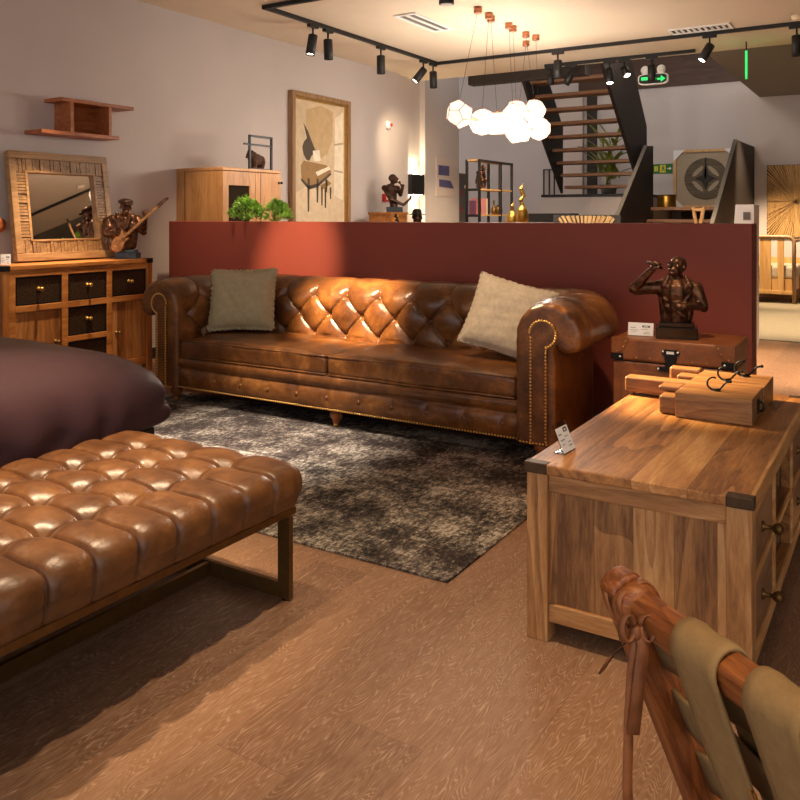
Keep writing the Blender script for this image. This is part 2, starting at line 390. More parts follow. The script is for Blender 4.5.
def rounded_box(hx, hy, hz, r, nx, ny, nz):
    """surface points and outward normals of a rounded box centred at 0, plus faces"""
    def samples(h, n):
        a = list(np.linspace(-h, -h + r, 6)[:-1]) + list(np.linspace(-h + r, h - r, max(2, n))) + list(np.linspace(h - r, h, 6)[1:])
        return a
    X, Y, Z = samples(hx, nx), samples(hy, ny), samples(hz, nz)
    idx = {}; P = []; N = []; F = []
    def vid(i, j, k):
        key = (i, j, k)
        if key in idx: return idx[key]
        p = Vector((X[i], Y[j], Z[k]))
        q = Vector((max(-hx + r, min(hx - r, p.x)), max(-hy + r, min(hy - r, p.y)), max(-hz + r, min(hz - r, p.z))))
        d = (p - q).normalized()
        P.append(q + d * r); N.append(d); idx[key] = len(P) - 1; return idx[key]
    a, b_, c = len(X), len(Y), len(Z)
    for k in (0, c - 1):
        for i in range(a - 1):
            for j in range(b_ - 1): F.append((vid(i,j,k), vid(i+1,j,k), vid(i+1,j+1,k), vid(i,j+1,k)))
    for j in (0, b_ - 1):
        for i in range(a - 1):
            for k in range(c - 1): F.append((vid(i,j,k), vid(i+1,j,k), vid(i+1,j,k+1), vid(i,j,k+1)))
    for i in (0, a - 1):
        for j in range(b_ - 1):
            for k in range(c - 1): F.append((vid(i,j,k), vid(i,j+1,k), vid(i,j+1,k+1), vid(i,j,k+1)))
    return P, N, F

def wob(x, y, z=0, s=1.0):
    return (math.sin(x * 7.1 * s + 1.3) * math.sin(y * 5.3 * s + .7) + .6 * math.sin(x * 13.7 * s + y * 9.1 * s + z * 3) + .4 * math.sin(x * 3.1 * s - y * 17.9 * s + 2.1 + z * 5)) / 2

# ------------------------------------------------------------------ camera and picture
cam = bpy.data.cameras.new('camera'); co = bpy.data.objects.new('camera', cam); COL.objects.link(co)
cam.sensor_width = 36; cam.lens = 36 * 820 / 800; cam.shift_y = -.23; cam.clip_end = 60
co.location = (0, 0, 1.2); co.rotation_euler = (R(90), 0, R(31.6))
sc.camera = co
sc.view_settings.view_transform = 'Standard'; sc.view_settings.look = 'None'; sc.view_settings.gamma = 1; sc.view_settings.exposure = .40
sc.view_settings.use_curve_mapping = False
w = bpy.data.worlds.new('world'); sc.world = w; w.use_nodes = True
w.node_tree.nodes['Background'].inputs[0].default_value = (1.0, .93, .90, 1)
w.node_tree.nodes['Background'].inputs[1].default_value = 1.15

# ------------------------------------------------------------------ room shell
struct('floor', B(-9, 4, -3, 14.6, -.1, 0), 'floor')
struct('ceiling', B(-5.56, 4, -3, 9.35, 2.98, 3.12), 'ceiling')
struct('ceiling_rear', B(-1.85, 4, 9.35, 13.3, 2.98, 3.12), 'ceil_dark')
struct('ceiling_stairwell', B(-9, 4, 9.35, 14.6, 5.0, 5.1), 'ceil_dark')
m = MB()
m.box(-5.56, -5.4, -3, 8.78, 0, 2.98)
struct('wall_left', m, 'wall')
m = MB().box(-5.56, -5.44, 8.78, 9.04, 0, 2.98)
struct('wall_left_step', m, 'wall')
m = MB().box(-5.60, -5.48, 9.04, 9.41, 0, 2.98).box(-5.62, -5.40, 9.41, 10.38, 0, 4.98).box(-9, -5.62, 10.28, 10.38, 0, 4.98)
struct('wall_left_pillar', m, 'wall')
struct('wall_back', B(-9, 4, 13.3, 13.42, 0, 5.0), 'wall')
struct('wall_right', B(3.9, 4, 1.0, 14.6, 0, 2.98), 'darkhole')
struct('trim_stairwell_fascia', B(-4.64, -1.86, 13.24, 13.298, 3.25, 4.99), 'fascia')
struct('trim_ceiling_beam', B(-4.74, -3.2, 9.36, 9.52, 2.87, 3.10), 'darkhole')
struct('baseboard_left', B(-5.4, -5.385, -3, 8.78, 0, .09), 'darkhole')
struct('wall_partition', B(-5.155, -.699, 4.75, 4.92, 0, 1.158), 'partition', .004)
struct('floor_landing', B(-4.575, -3.14, 11.45, 13.3, 0, 1.475), 'wall')
struct('trim_landing_edge', B(-4.58, -3.14, 11.43, 13.29, 1.476, 1.515), 'blackpaint')
struct('trim_pilaster', B(-4.96, -4.56, 13.2, 13.299, 1.52, 3.2), 'pinkwhite')
struct('door_back', B(-4.5, -4.34, 13.25, 13.299, 1.52, 3.2), 'darkhole')
m = MB()
for x in (-5.27, -5.17, -5.08): m.box(x - .008, x + .008, 13.26, 13.29, 1.52, 2.0)
m.box(-5.28, -5.07, 13.26, 13.29, 1.985, 2.0)
struct('window_back', m, 'blackpaint')

# ------------------------------------------------------------------ rug
tag(MB().box(-4.2, -1.27, 2.36, 3.98, 0.0005, .009).build('rug', 'rug', None, .003), 'worn grey and cream patchwork rug under the leather sofa', 'rug')
tag(MB().box(-1.88, -.2, 8.58, 12.6, 0.0005, .010).build('rug', 'far_rug'), 'plain pale grey rug on the far floor beyond the maroon partition', 'rug')

# ------------------------------------------------------------------ sofa
def tuft(p, q):
    """height of a pillow, 0 on the folds, and closeness to the nearest button (lattice coordinates)"""
    a, b_ = abs(math.sin(PI * p)), abs(math.sin(PI * q))
    return (a * b_) ** .5
def groove(dist, w_=.0055):
    return math.exp(-(dist / w_) ** 2)
def make_sofa():
    t = thing('chesterfield_sofa', 'long button tufted brown leather sofa with rolled arms before the maroon partition', 'sofa', (-2.75, 4.1, 0))
    XL, XR, YF, YB, rc = -3.915, -1.605, 3.695, 4.22, .03
    xm = (XL + XR) / 2
    path = []                                             # (x, y, outward normal, t)
    hb = (XR - XL) / 2 - rc
    dst = .0123
    def line(x0, y0, x1, y1, nx, ny, n):
        return [(x0 + (x1 - x0) * i / n, y0 + (y1 - y0) * i / n, nx, ny) for i in range(n + 1)]
    la = line(XL, YF, XL, YB - rc, -1, 0, 70)
    c1 = [(XL + rc - rc * math.cos(a), YB - rc + rc * math.sin(a), -math.cos(a), math.sin(a)) for a in [PI / 2 * i / 26 for i in range(1, 26)]]
    bk = line(XL + rc, YB, XR - rc, YB, 0, 1, 420)
    c2 = [(XR - rc + rc * math.sin(a), YB - rc + rc * math.cos(a), math.sin(a), math.cos(a)) for a in [PI / 2 * i / 26 for i in range(1, 26)]]
    ra = line(XR, YB - rc, XR, YF, 1, 0, 70)
    full = la + c1 + bk + c2 + ra
    tt = [0]
    for i in range(1, len(full)): tt.append(tt[-1] + math.hypot(full[i][0] - full[i - 1][0], full[i][1] - full[i - 1][1]))
    tmid = tt[-1] / 2
    # profile: n outwards from the inner face, z up, profile normal
    prof = []
    for z in np.linspace(.11, .62, 84): prof.append((.0, float(z), -1, 0))
    rr = .166
    for a in np.linspace(0, PI, 72)[1:]: prof.append((rr - rr * math.cos(a), .62 + rr * math.sin(a), -math.cos(a), math.sin(a)))
    r2 = .068
    for a in np.linspace(0, PI * .92, 14)[1:]: prof.append((2 * rr - r2 + r2 * math.cos(a), .62 - r2 * math.sin(a), math.cos(a), -math.sin(a)))
    for z in np.linspace(.565, .11, 10): prof.append((.205, float(z), 1, 0))
    ss = [0]
    for i in range(1, len(prof)): ss.append(ss[-1] + math.hypot(prof[i][0] - prof[i - 1][0], prof[i][1] - prof[i - 1][1]))
    a_, b_ = .1225, .125
    s0 = .45 - .11
    def disp(tv, s):
        u = tv - tmid; v = s - s0
        fade = 1.0
        p, q = (u / a_ + v / b_) / 2, (u / a_ - v / b_) / 2
        top = 2 * b_
        if v > top:                                        # straight pleats over the roll from the top buttons
            k = abs(math.sin(PI * u / (2 * a_)))
            h = .026 * max(0, 1 - (v - top) / .34) * k ** .5 * .8 - .007 * groove(2 * a_ * abs(u / (2 * a_) - round(u / (2 * a_)))) * max(0, 1 - (v - top) / .34)
            du = (u / (2 * a_)); du = abs(du - round(du)) * 2 * a_
            h -= .020 * math.exp(-((du ** 2 + (v - top) ** 2) / .022 ** 2)) 
            return h + .005
        if v < 0:
            k = abs(math.sin(PI * u / (2 * a_)))
            h = .024 * k ** .5 * max(0, 1 + v / .25) - .007 * groove(2 * a_ * abs(u / (2 * a_) - round(u / (2 * a_))))
            du = (u / (2 * a_)); du = abs(du - round(du)) * 2 * a_
            return h - .018 * math.exp(-((du ** 2 + v ** 2) / .022 ** 2))
        h = .030 * tuft(p, q) - .007 * groove(.175 * min(abs(p - round(p)), abs(q - round(q))))
        best = 9
        for i in (math.floor(p), math.floor(p) + 1):
            for j in (math.floor(q), math.floor(q) + 1):
                bu, bv = (i + j) * a_, (i - j) * b_
                best = min(best, (u - bu) ** 2 + (v - bv) ** 2)
        return h - .020 * math.exp(-best / .022 ** 2)
    def section(i, inset=0, push=0, pleat=0):
        x, y, nx, ny = full[i]
        row = []
        for (n, z, wn, wz), s in zip(prof, ss):
            d = disp(tt[i], s) if s < 1.05 else 0
            if s > 1.05: d = 0
            edge = min(tt[i], tt[-1] - tt[i]);
            d *= min(1, edge / .10)
            d -= inset
            if pleat and .45 < s < 1.15: d += pleat * math.sin(s * 95) * .5
            nn, zz = n + wn * d, z + wz * d
            row.append((x + nx * nn, y + ny * nn - push, zz))
        return row
    i1, i2 = len(la) + 12, len(la) + len(c1) + len(bk) + 12
    def cap_rows(i):
        return [section(i, .026 * (1 - math.cos(a)), .026 * math.sin(a), .006 * math.sin(a)) for a in [PI / 2 * k / 5 for k in range(1, 6)]]
    # left arm
    rows = cap_rows(0)[::-1] + [section(i) for i in range(0, i1 + 1)]
    m = MB().grid(rows); m.f.append(tuple(range(len(prof)))); m.sm.append(False)
    m.build('armrest', 'sofa', t)
    m = MB().grid([section(i) for i in range(i1, i2 + 1)]); m.build('backrest', 'sofa', t)
    rows = [section(i) for i in range(i2, len(full))] + cap_rows(len(full) - 1)
    m = MB().grid(rows); o = len(m.v) - len(prof); m.f.append(tuple(o + k for k in range(len(prof)))); m.sm.append(False)
    m.build('armrest', 'sofa', t)
    # covered buttons
    L = tt[-1]
    for k in range(-16, 17):
        for j in range(0, 3):
            if (k + j) % 2: continue
            tv = tmid + k * a_
            if tv < .12 or tv > L - .12: continue
            i = min(range(len(tt)), key=lambda q: abs(tt[q] - tv))
            s = s0 + j * b_
            q = min(range(len(ss)), key=lambda w_: abs(ss[w_] - s))
            n, z, wn, wz = prof[q]; x, y, nx, ny = full[i]
            d = disp(tv, s) + .004
            MB().ell((x + nx * (n + wn * d), y + ny * (n + wn * d), z + wz * d), (.012, .012, .012), 8).build('tufting_button', 'sofa', t)
    # facing panels with nail heads on the arm fronts
    def facing(xo, sgn):
        yf = YF - .026
        stem0, stem1 = .085, .162          # outward from the inner face
        hd = (.158, .640); rh = .064
        pts = [(stem0, .115), (stem0, .62)]
        for a in np.linspace(PI * .98, -PI * .42, 22): pts.append((hd[0] - .012 + (rh + .003) * math.cos(a), hd[1] + rh * math.sin(a)))
        pts += [(stem1 + .004, .575), (stem1, .55), (stem1, .115)]
        P2 = [(xo + sgn * n, z) for n, z in pts]
        m = MB().py(P2, yf - .012, yf + .004); m.build('facing_panel', 'sofa', t, .006, 3)
        nm = MB(); run = []
        for k in range(len(P2) - 1):
            p0, p1 = Vector(P2[k]), Vector(P2[k + 1]); d = (p1 - p0).length; nseg = max(1, round(d / .0165))
            for e in range(nseg): run.append(p0.lerp(p1, e / nseg))
        for p in run: nm.ell((p.x, yf - .012, p.y), (.0060, .005, .0060), 8)
        nm.build('nailhead_trim', 'nail', t)['kind'] = 'stuff'
    facing(XL, -1); facing(XR, 1)
    # front rail: rolled border over a buttoned band
    def band(x):
        bt = .2135; u = (x - xm) / .215
        k = abs(math.sin(PI * u))
        row = []
        for z, d in ((.105, -.012), (.115, .0), (.13, .008), (.155, .015), (.18, .018), (.205, .015), (.225, .006), (.235, -.004), (.245, .010), (.262, .020), (.28, .023), (.298, .018), (.306, .0)):
            dd = d
            if z < .235:
                du = abs(u - round(u)) * .215
                dd -= .014 * math.exp(-(du ** 2 + (z - .18) ** 2) / .02 ** 2) + .008 * (1 - min(1, k * 3)) * (1 if z > .18 else .0) 
            row.append((x, YF + .012 - dd, z))
        return row + [(x, YF + .2, .306)]
    xs = np.linspace(XL - .03, XR + .03, 150)
    MB().grid([band(float(x)) for x in xs]).build('seat_rail', 'sofa', t)
    for k in range(-5, 6): MB().ell((xm + k * .215, YF + .004, .18), (.014, .010, .014), 10).build('rail_button', 'sofa', t)
    nm = MB(); x = XL - .165
    while x < XR + .17:
        nm.ell((x, YF - (.004 if XL - .02 < x < XR + .02 else .038), .119), (.0058, .005, .0058), 8); x += .0165
    nm.build('nailhead_trim', 'nail', t)['kind'] = 'stuff'
    m = MB().box(XL - .20, XR + .20, YF + .05, YB + .14, .105, .125); m.build('base_frame', 'darkhole', t)
    # seat cushions
    def cushion(x0, x1):
        hx, hy, hz = (x1 - x0) / 2, (YB + .02 - YF + .004) / 2, .060
        P, N, F = rounded_box(hx, hy, hz, .03, 26, 12, 3)
        c = Vector(((x0 + x1) / 2, YF - .004 + hy, .365)); vs = []
        for p, n in zip(P, N):
            q = c + p
            e = (1 - (p.x / hx) ** 2) * (1 - (p.y / hy) ** 2)
            q.z += (.026 * max(0, e) ** .6 + .004 * wob(p.x * 1.5, p.y * 2)) * (1 if p.z > 0 else .0)
            q.y += .004 * wob(p.x * 2, p.z * 6) * (1 if n.y < -.5 else 0)
            if p.z > 0 : q.z -= .010 * max(0, abs(p.x / hx) - .8) / .2
            vs.append(q)
        m = MB().add(vs, F, True); o = m.build('seat_cushion', 'sofa', t)
        pp = MB()
        def loop(z):
            pts = []; r = .028
            for cx, cy, a0 in ((hx - r, hy - r, 0), (-hx + r, hy - r, PI / 2), (-hx + r, -hy + r, PI), (hx - r, -hy + r, 1.5 * PI)):
                for k in range(5):
                    a = a0 + PI / 2 * k / 4; x_, y_ = cx + (r - .004) * math.cos(a), cy + (r - .004) * math.sin(a)
                    zz = z - (.010 * max(0, abs(x_ / hx) - .8) / .2 if z > .36 else 0)
                    pts.append((c.x + x_, c.y + y_, zz))
            return pts + pts[:1]
        pp.tube(loop(.365 + .056), .006, 8); pp.tube(loop(.365 - .054), .006, 8)
        pp.build('piping', 'sofa', o)
    cushion(XL + .004, xm - .002); cushion(xm + .002, XR - .004)
    # turned bun feet on brass casters
    for x, y, z0 in ((XL - .10, YF + .07, .0095), (xm + .02, YF + .07, .0095), (XR + .10, YF + .07, .0095), (XL - .10, YB + .16, 0), (XR + .10, YB + .16, 0)):
        m = MB().lathe([(.018, z0 + .02), (.024, z0 + .03), (.020, z0 + .04), (.036, z0 + .055), (.040, z0 + .07), (.034, z0 + .085), (.026, .098), (.034, .106)], (x, y, 0), 16)
        f = m.build('leg', 'chair_wood', t)
        MB().lathe([(.010, z0), (.016, z0 + .004), (.017, z0 + .014), (.014, z0 + .022)], (x, y, 0), 12).build('caster', 'brass', f)
    return t
make_sofa()

# ------------------------------------------------------------------ throw cushions on the sofa
def throw_cushion(name, label, mat, loc, w_, h_, th, rot, fringe=.016, seed=0):
    t = thing(name, label, 'cushion', loc, 0, None)
    Mx = Euler(rot, 'XYZ').to_matrix()
    rng = random.Random(seed)
    def surf(sign):
        rows = []
        n = 30
        for i in range(n + 1):
            row = []
            for j in range(n + 1):
                u, v = i / n * 2 - 1, j / n * 2 - 1
                pin_u = 1 - .06 * (1 - v * v); pin_v = 1 - .06 * (1 - u * u)
                x, z = u * w_ / 2 * pin_u, v * h_ / 2 * pin_v
                e = max(0, (1 - u ** 4) * (1 - v ** 4)) ** .55
                y = sign * (th / 2 * e + (.008 * wob(u * 1.2 + seed, v * 1.2, seed) + .004 * wob(u * 3, v * 2.2 + seed)) * e)
                row.append(Mx @ Vector((x, y, z)) )
            rows.append(row)
        return rows
    m = MB().grid(surf(-1)).grid(surf(1)); m.build('cover', mat, t, local=True)
    f = MB(); n = 60
    for side in range(4):
        ring = []
        for k in range(n + 1):
            u = k / n * 2 - 1
            pin = 1 - .06 * (1 - u * u)
            a = {0: (u, -1), 1: (1, u), 2: (-u, 1), 3: (-1, -u)}[side]
            if side in (0, 2): bx, bz, ox, oz = a[0] * w_ / 2, a[1] * h_ / 2 * pin, 0, a[1]
            else: bx, bz, ox, oz = a[0] * w_ / 2 * pin, a[1] * h_ / 2, a[0], 0
            ln = fringe * (.6 + .5 * rng.random())
            y = .004 * math.sin(k * 1.3)
            ring.append([Mx @ Vector((bx - ox * .004, y - .003, bz - oz * .004)), Mx @ Vector((bx + ox * ln, y * 1.6 - .001, bz + oz * ln)), Mx @ Vector((bx + ox * ln, y * 1.6 + .001, bz + oz * ln)), Mx @ Vector((bx - ox * .004, y + .003, bz - oz * .004))])
        f.grid(ring)
    f.build('fringe', mat, t, local=True)
    return t
throw_cushion('throw_cushion', 'sage linen cushion with frayed edges at the left end of the sofa', 'linen_green', (-3.69, 4.03, .655), .43, .395, .13, (R(-18), R(-2), R(24)), .016, 1)
throw_cushion('throw_cushion', 'cream linen cushion tipped on its corner by the right sofa arm', 'linen_cream', (-1.79, 4.00, .665), .43, .40, .14, (R(-24), R(14), R(10)), .007, 2)

# ------------------------------------------------------------------ tufted bench
def make_bench():
    X0, X1, Y0, Y1 = -2.42, -1.62, .42, 2.03
    cx, cy = (X0 + X1) / 2, (Y0 + Y1) / 2
    t = thing('tufted_bench', 'button tufted brown leather bench on flat brass legs at the foot of the bed', 'bench', (cx, cy, 0))
    hx, hy, hz = (X1 - X0) / 2, (Y1 - Y0) / 2, .062
    P, N, F = rounded_box(hx, hy, hz, .034, 190, 400, 12)
    vs = []
    a_, b_ = .20, .128
    oy = 1.39 - cy
    for p, n in zip(P, N):
        c = Vector((cx, cy, .341)) + p
        u, v = p.x / a_, (p.y - oy) / b_
        w_ = 1.0 if p.z > -.01 else max(0, 1 + (p.z + .01) / .05)
        inside = abs(p.x) <= .2
        end = hy - abs(p.y)
        sq = abs(math.sin(PI * v)); su = abs(math.sin(PI * u)) if inside else 1.0
        if not inside: su = 1 - (1 - abs(math.sin(PI * u))) * max(0, 1 - (abs(p.x) - .2) / .05)
        ey = (Y1 - cy) - p.y
        lastrow = 1.902 - cy
        if p.y > lastrow: sq = 1 - (1 - sq) * max(0, 1 - (p.y - lastrow) / .045)
        h = (.022 if p.z > 0 else .014) * (su * sq) ** (.42 if p.z > 0 else .30)
        br, bq = round(u), round(v)
        gl = groove(b_ * abs(v - bq), .0048) * (1 if p.y < lastrow + .01 else 0)
        if inside: gl = max(gl, groove(a_ * abs(u - br), .0048) if p.y < lastrow else 0)
        h -= .008 * gl
        if abs(br) <= 1 and bq * b_ + oy <= lastrow + .01:
            d2 = (p.x - br * a_) ** 2 + (p.y - oy - bq * b_) ** 2
            if p.z > 0: h -= .026 * math.exp(-d2 / .030 ** 2)
        if p.z > 0: h += .008 * max(0, (1 - (p.x / hx) ** 2)) + .004 * wob(p.x * 3, p.y * 3)
        c += n * (h * w_)
        vs.append(c)
    MB().add(vs, F, True).build('seat', 'bench', t)
    for i in (-1, 0, 1):
        k = -9
        while k * b_ + 1.39 < 1.92:
            if k * b_ + 1.39 > Y0 + .1: MB().ell((cx + i * a_, k * b_ + 1.39, .394), (.011, .011, .007), 8).build('tufting_button', 'bench', t)
            k += 1
    MB().box(X0 + .012, X1 - .004, Y0 + .01, Y1 - .01, .268, .290).build('seat_frame', 'brass_dark', t, .002)
    for y in (Y1 - .03, Y0 + .03):
        g = MB()
        g.box(X1 - .056, X1 - .008, y - .009, y + .009, 0.004, .262); g.box(X0 + .008, X0 + .056, y - .009, y + .009, .004, .262)
        g.box(X0 + .056, X1 - .056, y - .009, y + .009, .004, .052)
        lg = g.build('leg', 'brass_dark', t, .0015)
        [MB().lathe([(.012, 0), (.012, .0045)], (x, y, 0), 12).build('glide', 'iron', lg) for x in (X1 - .032, X0 + .032)]
    MB().box(cx + .035, cx + .053, Y0 + .04, Y1 - .04, .006, .05).build('stretcher', 'brass_dark', t, .0015)
make_bench()

# ------------------------------------------------------------------ bed
def make_bed():
    X0, X1, Y0, Y1 = -4.45, -2.47, .15, 2.34
    t = thing('bed', 'bed with a plum coloured duvet hanging over its foot behind the tufted bench', 'bed', ((X0 + X1) / 2, (Y0 + Y1) / 2, 0))
    cx, cy = (X0 + X1) / 2, (Y0 + Y1) / 2; hx, hy = (X1 - X0) / 2, (Y1 - Y0) / 2
    P, N, F = rounded_box(hx, hy, .25, .235, 70, 70, 3)
    vs = []
    for p, n in zip(P, N):
        q = Vector((cx, cy, .455)) + p
        if p.z > 0 and abs(p.x) > hx - .235 and abs(p.y) > hy - .235:
            k_ = math.hypot(n.x, n.y) or 1; q.x = cx + math.copysign(hx - .235, p.x) + math.copysign(abs(n.x / k_) ** .55, n.x) * .235 * k_; q.y = cy + math.copysign(hy - .235, p.y) + math.copysign(abs(n.y / k_) ** .55, n.y) * .235 * k_
        if p.z < 0:
            q.x = cx + max(-1, min(1, p.x / (hx - .235 + .235 * abs(n.x)) if abs(n.x) > .02 else p.x / hx)) * hx if abs(p.x) > hx - .235 else q.x
            q.y = cy + math.copysign(hy, p.y) if abs(p.y) > hy - .235 and abs(n.y) > .02 and abs(n.x) < .02 else q.y
            if abs(p.x) > hx - .235 and abs(p.y) > hy - .235:
                k_ = math.hypot(n.x, n.y) or 1; q.x = cx + math.copysign(hx - .235, p.x) + math.copysign(abs(n.x / k_) ** .55, n.x) * .235; q.y = cy + math.copysign(hy - .235, p.y) + math.copysign(abs(n.y / k_) ** .55, n.y) * .235
            elif abs(p.x) > hx - .235: q.x = cx + math.copysign(hx, p.x) if abs(n.x) > .02 else q.x
        # slump of the top towards foot and side, folds running down the hanging cloth
        ex, ey = (X1 - q.x), (Y1 - q.y)
        if p.z > 0:
            q.z -= (.05 * math.exp(-max(0, ex) / .25) + .05 * math.exp(-max(0, ey) / .25)) * min(1, p.z / .25) ** 1.6
        low = max(0, min(1, (.60 - q.z) / .18))
        if p.z < 0: low = 1
        fold = .034 * math.sin(q.y * 38 + 1.5 * math.sin(q.y * 9)) * (.35 + .65 * math.exp(-max(0, ey) / .45)) + .007 * math.sin(q.y * 71 + 2)
        fold2 = .022 * math.sin(q.x * 30 + 1.2 * math.sin(q.x * 7))
        q.x += n.x * fold * low * 1.0
        q.y += n.y * fold2 * low
        q.z += .006 * wob(q.x * .8, q.y * .9) * (1 if p.z > 0 else 0)
        if p.z < 0: q.z = .455 + p.z * .34 + .008 * wob(q.y * 1.4, q.x * 1.4) * (-p.z / .25)
        vs.append(q)
    dv = MB().add(vs, F, True).build('duvet', 'duvet', t)
    sm = dv.modifiers.new('soft', 'SMOOTH'); sm.factor = .5; sm.iterations = 9
    MB().box(X0 + .05, X1 - .08, Y0 + .06, Y1 - .06, .06, .36).build('bed_base', 'darkhole', t, .01)
    for x in (X0 + .12, X1 - .18):
        for y in (Y0 + .12, Y1 - .14): MB().box(x - .03, x + .03, y - .03, y + .03, 0, .06).build('leg', 'darkhole', t)
make_bed()

# ------------------------------------------------------------------ drawers and knobs
def knob_x(m, x, y, z, s=1.0):
    Mx = Matrix(((0, 0, 1), (0, 1, 0), (-1, 0, 0)))       # lathe axis along +x
    m.lathe([(.012 * s, 0), (.012 * s, .003 * s), (.005 * s, .008 * s), (.0045 * s, .020 * s), (.009 * s, .024 * s), (.013 * s, .032 * s), (.011 * s, .038 * s), (.004 * s, .043 * s)], (x, y, z), 14, Mx)
    return m

# ------------------------------------------------------------------ media console in front, right
def make_console():
    X0, X1, Y0, Y1, H = -.922, -.318, 2.178, 3.52, .50
    t = thing('media_console', 'low mango wood console with drawers and open shelves beside the sling chair', 'console', ((X0 + X1) / 2, (Y0 + Y1) / 2, 0))
    pw = .062
    MB().box(X0, X1, Y0 + .0, Y1, H - .028, H).build('top', 'mango_y', t, .004)
    for x in (X0 + .004, X1 - pw - .002):
        for y in (Y0 + .004, Y1 - pw - .004):
            MB().box(x, x + pw, y, y + pw, 0, H - .028).build('post', 'mango_post', t, .003)
    for y in (Y0 + .012, Y1 - .042):
        p = MB().box(X0 + .066, X1 - .064, y + .012, y + .026, .09, H - .07).build('end_panel', 'mango_z', t)
        MB().box(X0 + .066, X1 - .064, y, y + .03, H - .078, H - .028).build('end_rail', 'mango_rail', p, .003)
        MB().box(X0 + .066, X1 - .064, y, y + .03, .055, .105).build('end_rail', 'mango_rail', p, .003)
    MB().box(X0 + .010, X0 + .024, Y0 + .066, Y1 - .066, .06, H - .028).build('back_panel', 'mango_side', t)
    # front face towards +x
    f = MB()
    ys = [Y0 + .066, 2.62, 3.06, Y1 - .066]
    f.box(X1 - .040, X1 - .004, Y0 + .066, Y1 - .066, .055, .095)
    f.box(X1 - .040, X1 - .004, Y0 + .066, Y1 - .066, H - .062, H - .028)
    f.box(X1 - .040, X1 - .004, Y0 + .066, Y1 - .066, .262, .284)
    for y in ys[1:3]: f.box(X1 - .040, X1 - .004, y - .018, y + .018, .095, H - .062)
    f.build('front_frame', 'mango_y', t, .002)
    s = MB()
    s.box(X0 + .03, X1 - .04, Y0 + .07, Y1 - .07, .07, .09).box(X0 + .03, X1 - .04, ys[1] + .0, ys[2], .262, .282)
    for y in ys[1:3]: s.box(X0 + .03, X1 - .04, y - .012, y + .012, .09, H - .03)
    s.build('shelf', 'mango_side', t)
    for ya, yb in ((ys[0], ys[1] - .018), (ys[2] + .018, ys[3])):
        for za, zb in ((.287, H - .065), (.098, .259)):
            d = MB().box(X1 - .034, X1 - .010, ya + .004, yb - .004, za, zb).build('drawer', 'mango_side', t, .003)
            knob_x(MB(), X1 - .010, (ya + yb) / 2 - .02, (za + zb) / 2, 1.25).build('knob', 'brass_dark', d)
    for x0, x1, y in ((X0 - .002, X0 + .066, Y0), (X1 - .064, X1 + .003, Y0), (X0 - .002, X0 + .066, Y1 - .03), (X1 - .064, X1 + .003, Y1 - .03)):
        MB().box(x0, x1, y - .003, y + .033, H - .028, H + .002).build('corner_cap', 'cap_metal', t, .003)
make_console()

# ------------------------------------------------------------------ hook blocks lying on the console
def scroll_hook(m, x, y, z, s=1.0, flip=1):
    def arc(cx, cz, r, a0, a1, n=12): return [(cx + r * math.cos(a0 + (a1 - a0) * k / n), y, cz + r * math.sin(a0 + (a1 - a0) * k / n)) for k in range(n + 1)]
    m.lathe([(.020 * s, 0), (.020 * s, .004)], (x, y, z), 14)
    m.tube([(x, y, z + .003)] + arc(x + flip * -.012 * s, z + .034 * s, .030 * s, R(-60) if flip > 0 else R(240), R(-290) if flip > 0 else R(470)), [.0050 * s] * 8 + [.0042 * s] * 6, 8)
    pts = [(x + flip * .004 * s, y, z + .006), (x + flip * .018 * s, y, z + .012 * s), (x + flip * .032 * s, y, z + .030 * s), (x + flip * .046 * s, y, z + .046 * s), (x + flip * .064 * s, y, z + .050 * s)]
    m.tube(pts, .0045 * s, 8); m.ell(pts[-1], (.007 * s,) * 3, 8)
    return m
def make_blocks():
    t = thing('hook_block', 'chunky wooden hook block with one iron scroll hook nearest on the console', 'coat hook', (-.55, 3.05, .5005))
    Z = .501
    MB().box(-.680, -.430, 2.93, 3.162, Z, Z + .088).build('block', 'block', t, .003)
    MB().box(-.742, -.680, 2.955, 3.115, Z, Z + .066).build('tenon', 'block', t, .010, 3)
    MB().box(-.760, -.680, 3.02, 3.10, Z + .066, Z + .086).build('tenon', 'block', t, .008, 3)
    scroll_hook(MB(), -.560, 3.02, Z + .088, .72).build('hook', 'iron', t)
    m = MB().box(-.430, -.424, 3.03, 3.055, Z + .022, Z + .070); m.tube([(-.424, 3.042, Z + .062), (-.412, 3.042, Z + .058), (-.410, 3.042, Z + .036), (-.422, 3.042, Z + .028)], .004, 8)
    m.build('side_bracket', 'iron', t)
    t = thing('hook_block', 'chunky wooden hook block with a long arm and two iron hooks behind its twin', 'coat hook', (-.55, 3.30, .5005))
    MB().box(-.680, -.425, 3.166, 3.405, Z, Z + .088).build('block', 'block', t, .003)
    MB().box(-.935, -.680, 3.20, 3.27, Z + .012, Z + .070).build('arm', 'block', t, .008, 3)
    MB().box(-.930, -.905, 3.215, 3.255, Z, Z + .012).build('foot', 'block', t)
    MB().box(-.755, -.680, 3.278, 3.345, Z + .02, Z + .082).build('tenon', 'block', t, .008, 3)
    MB().box(-.800, -.680, 3.350, 3.402, Z + .0, Z + .098).build('tenon', 'block', t, .010, 3)
    scroll_hook(MB(), -.560, 3.225, Z + .088, .78).build('hook', 'iron', t)
    scroll_hook(MB(), -.515, 3.345, Z + .088, .9).build('hook', 'iron', t)
make_blocks()

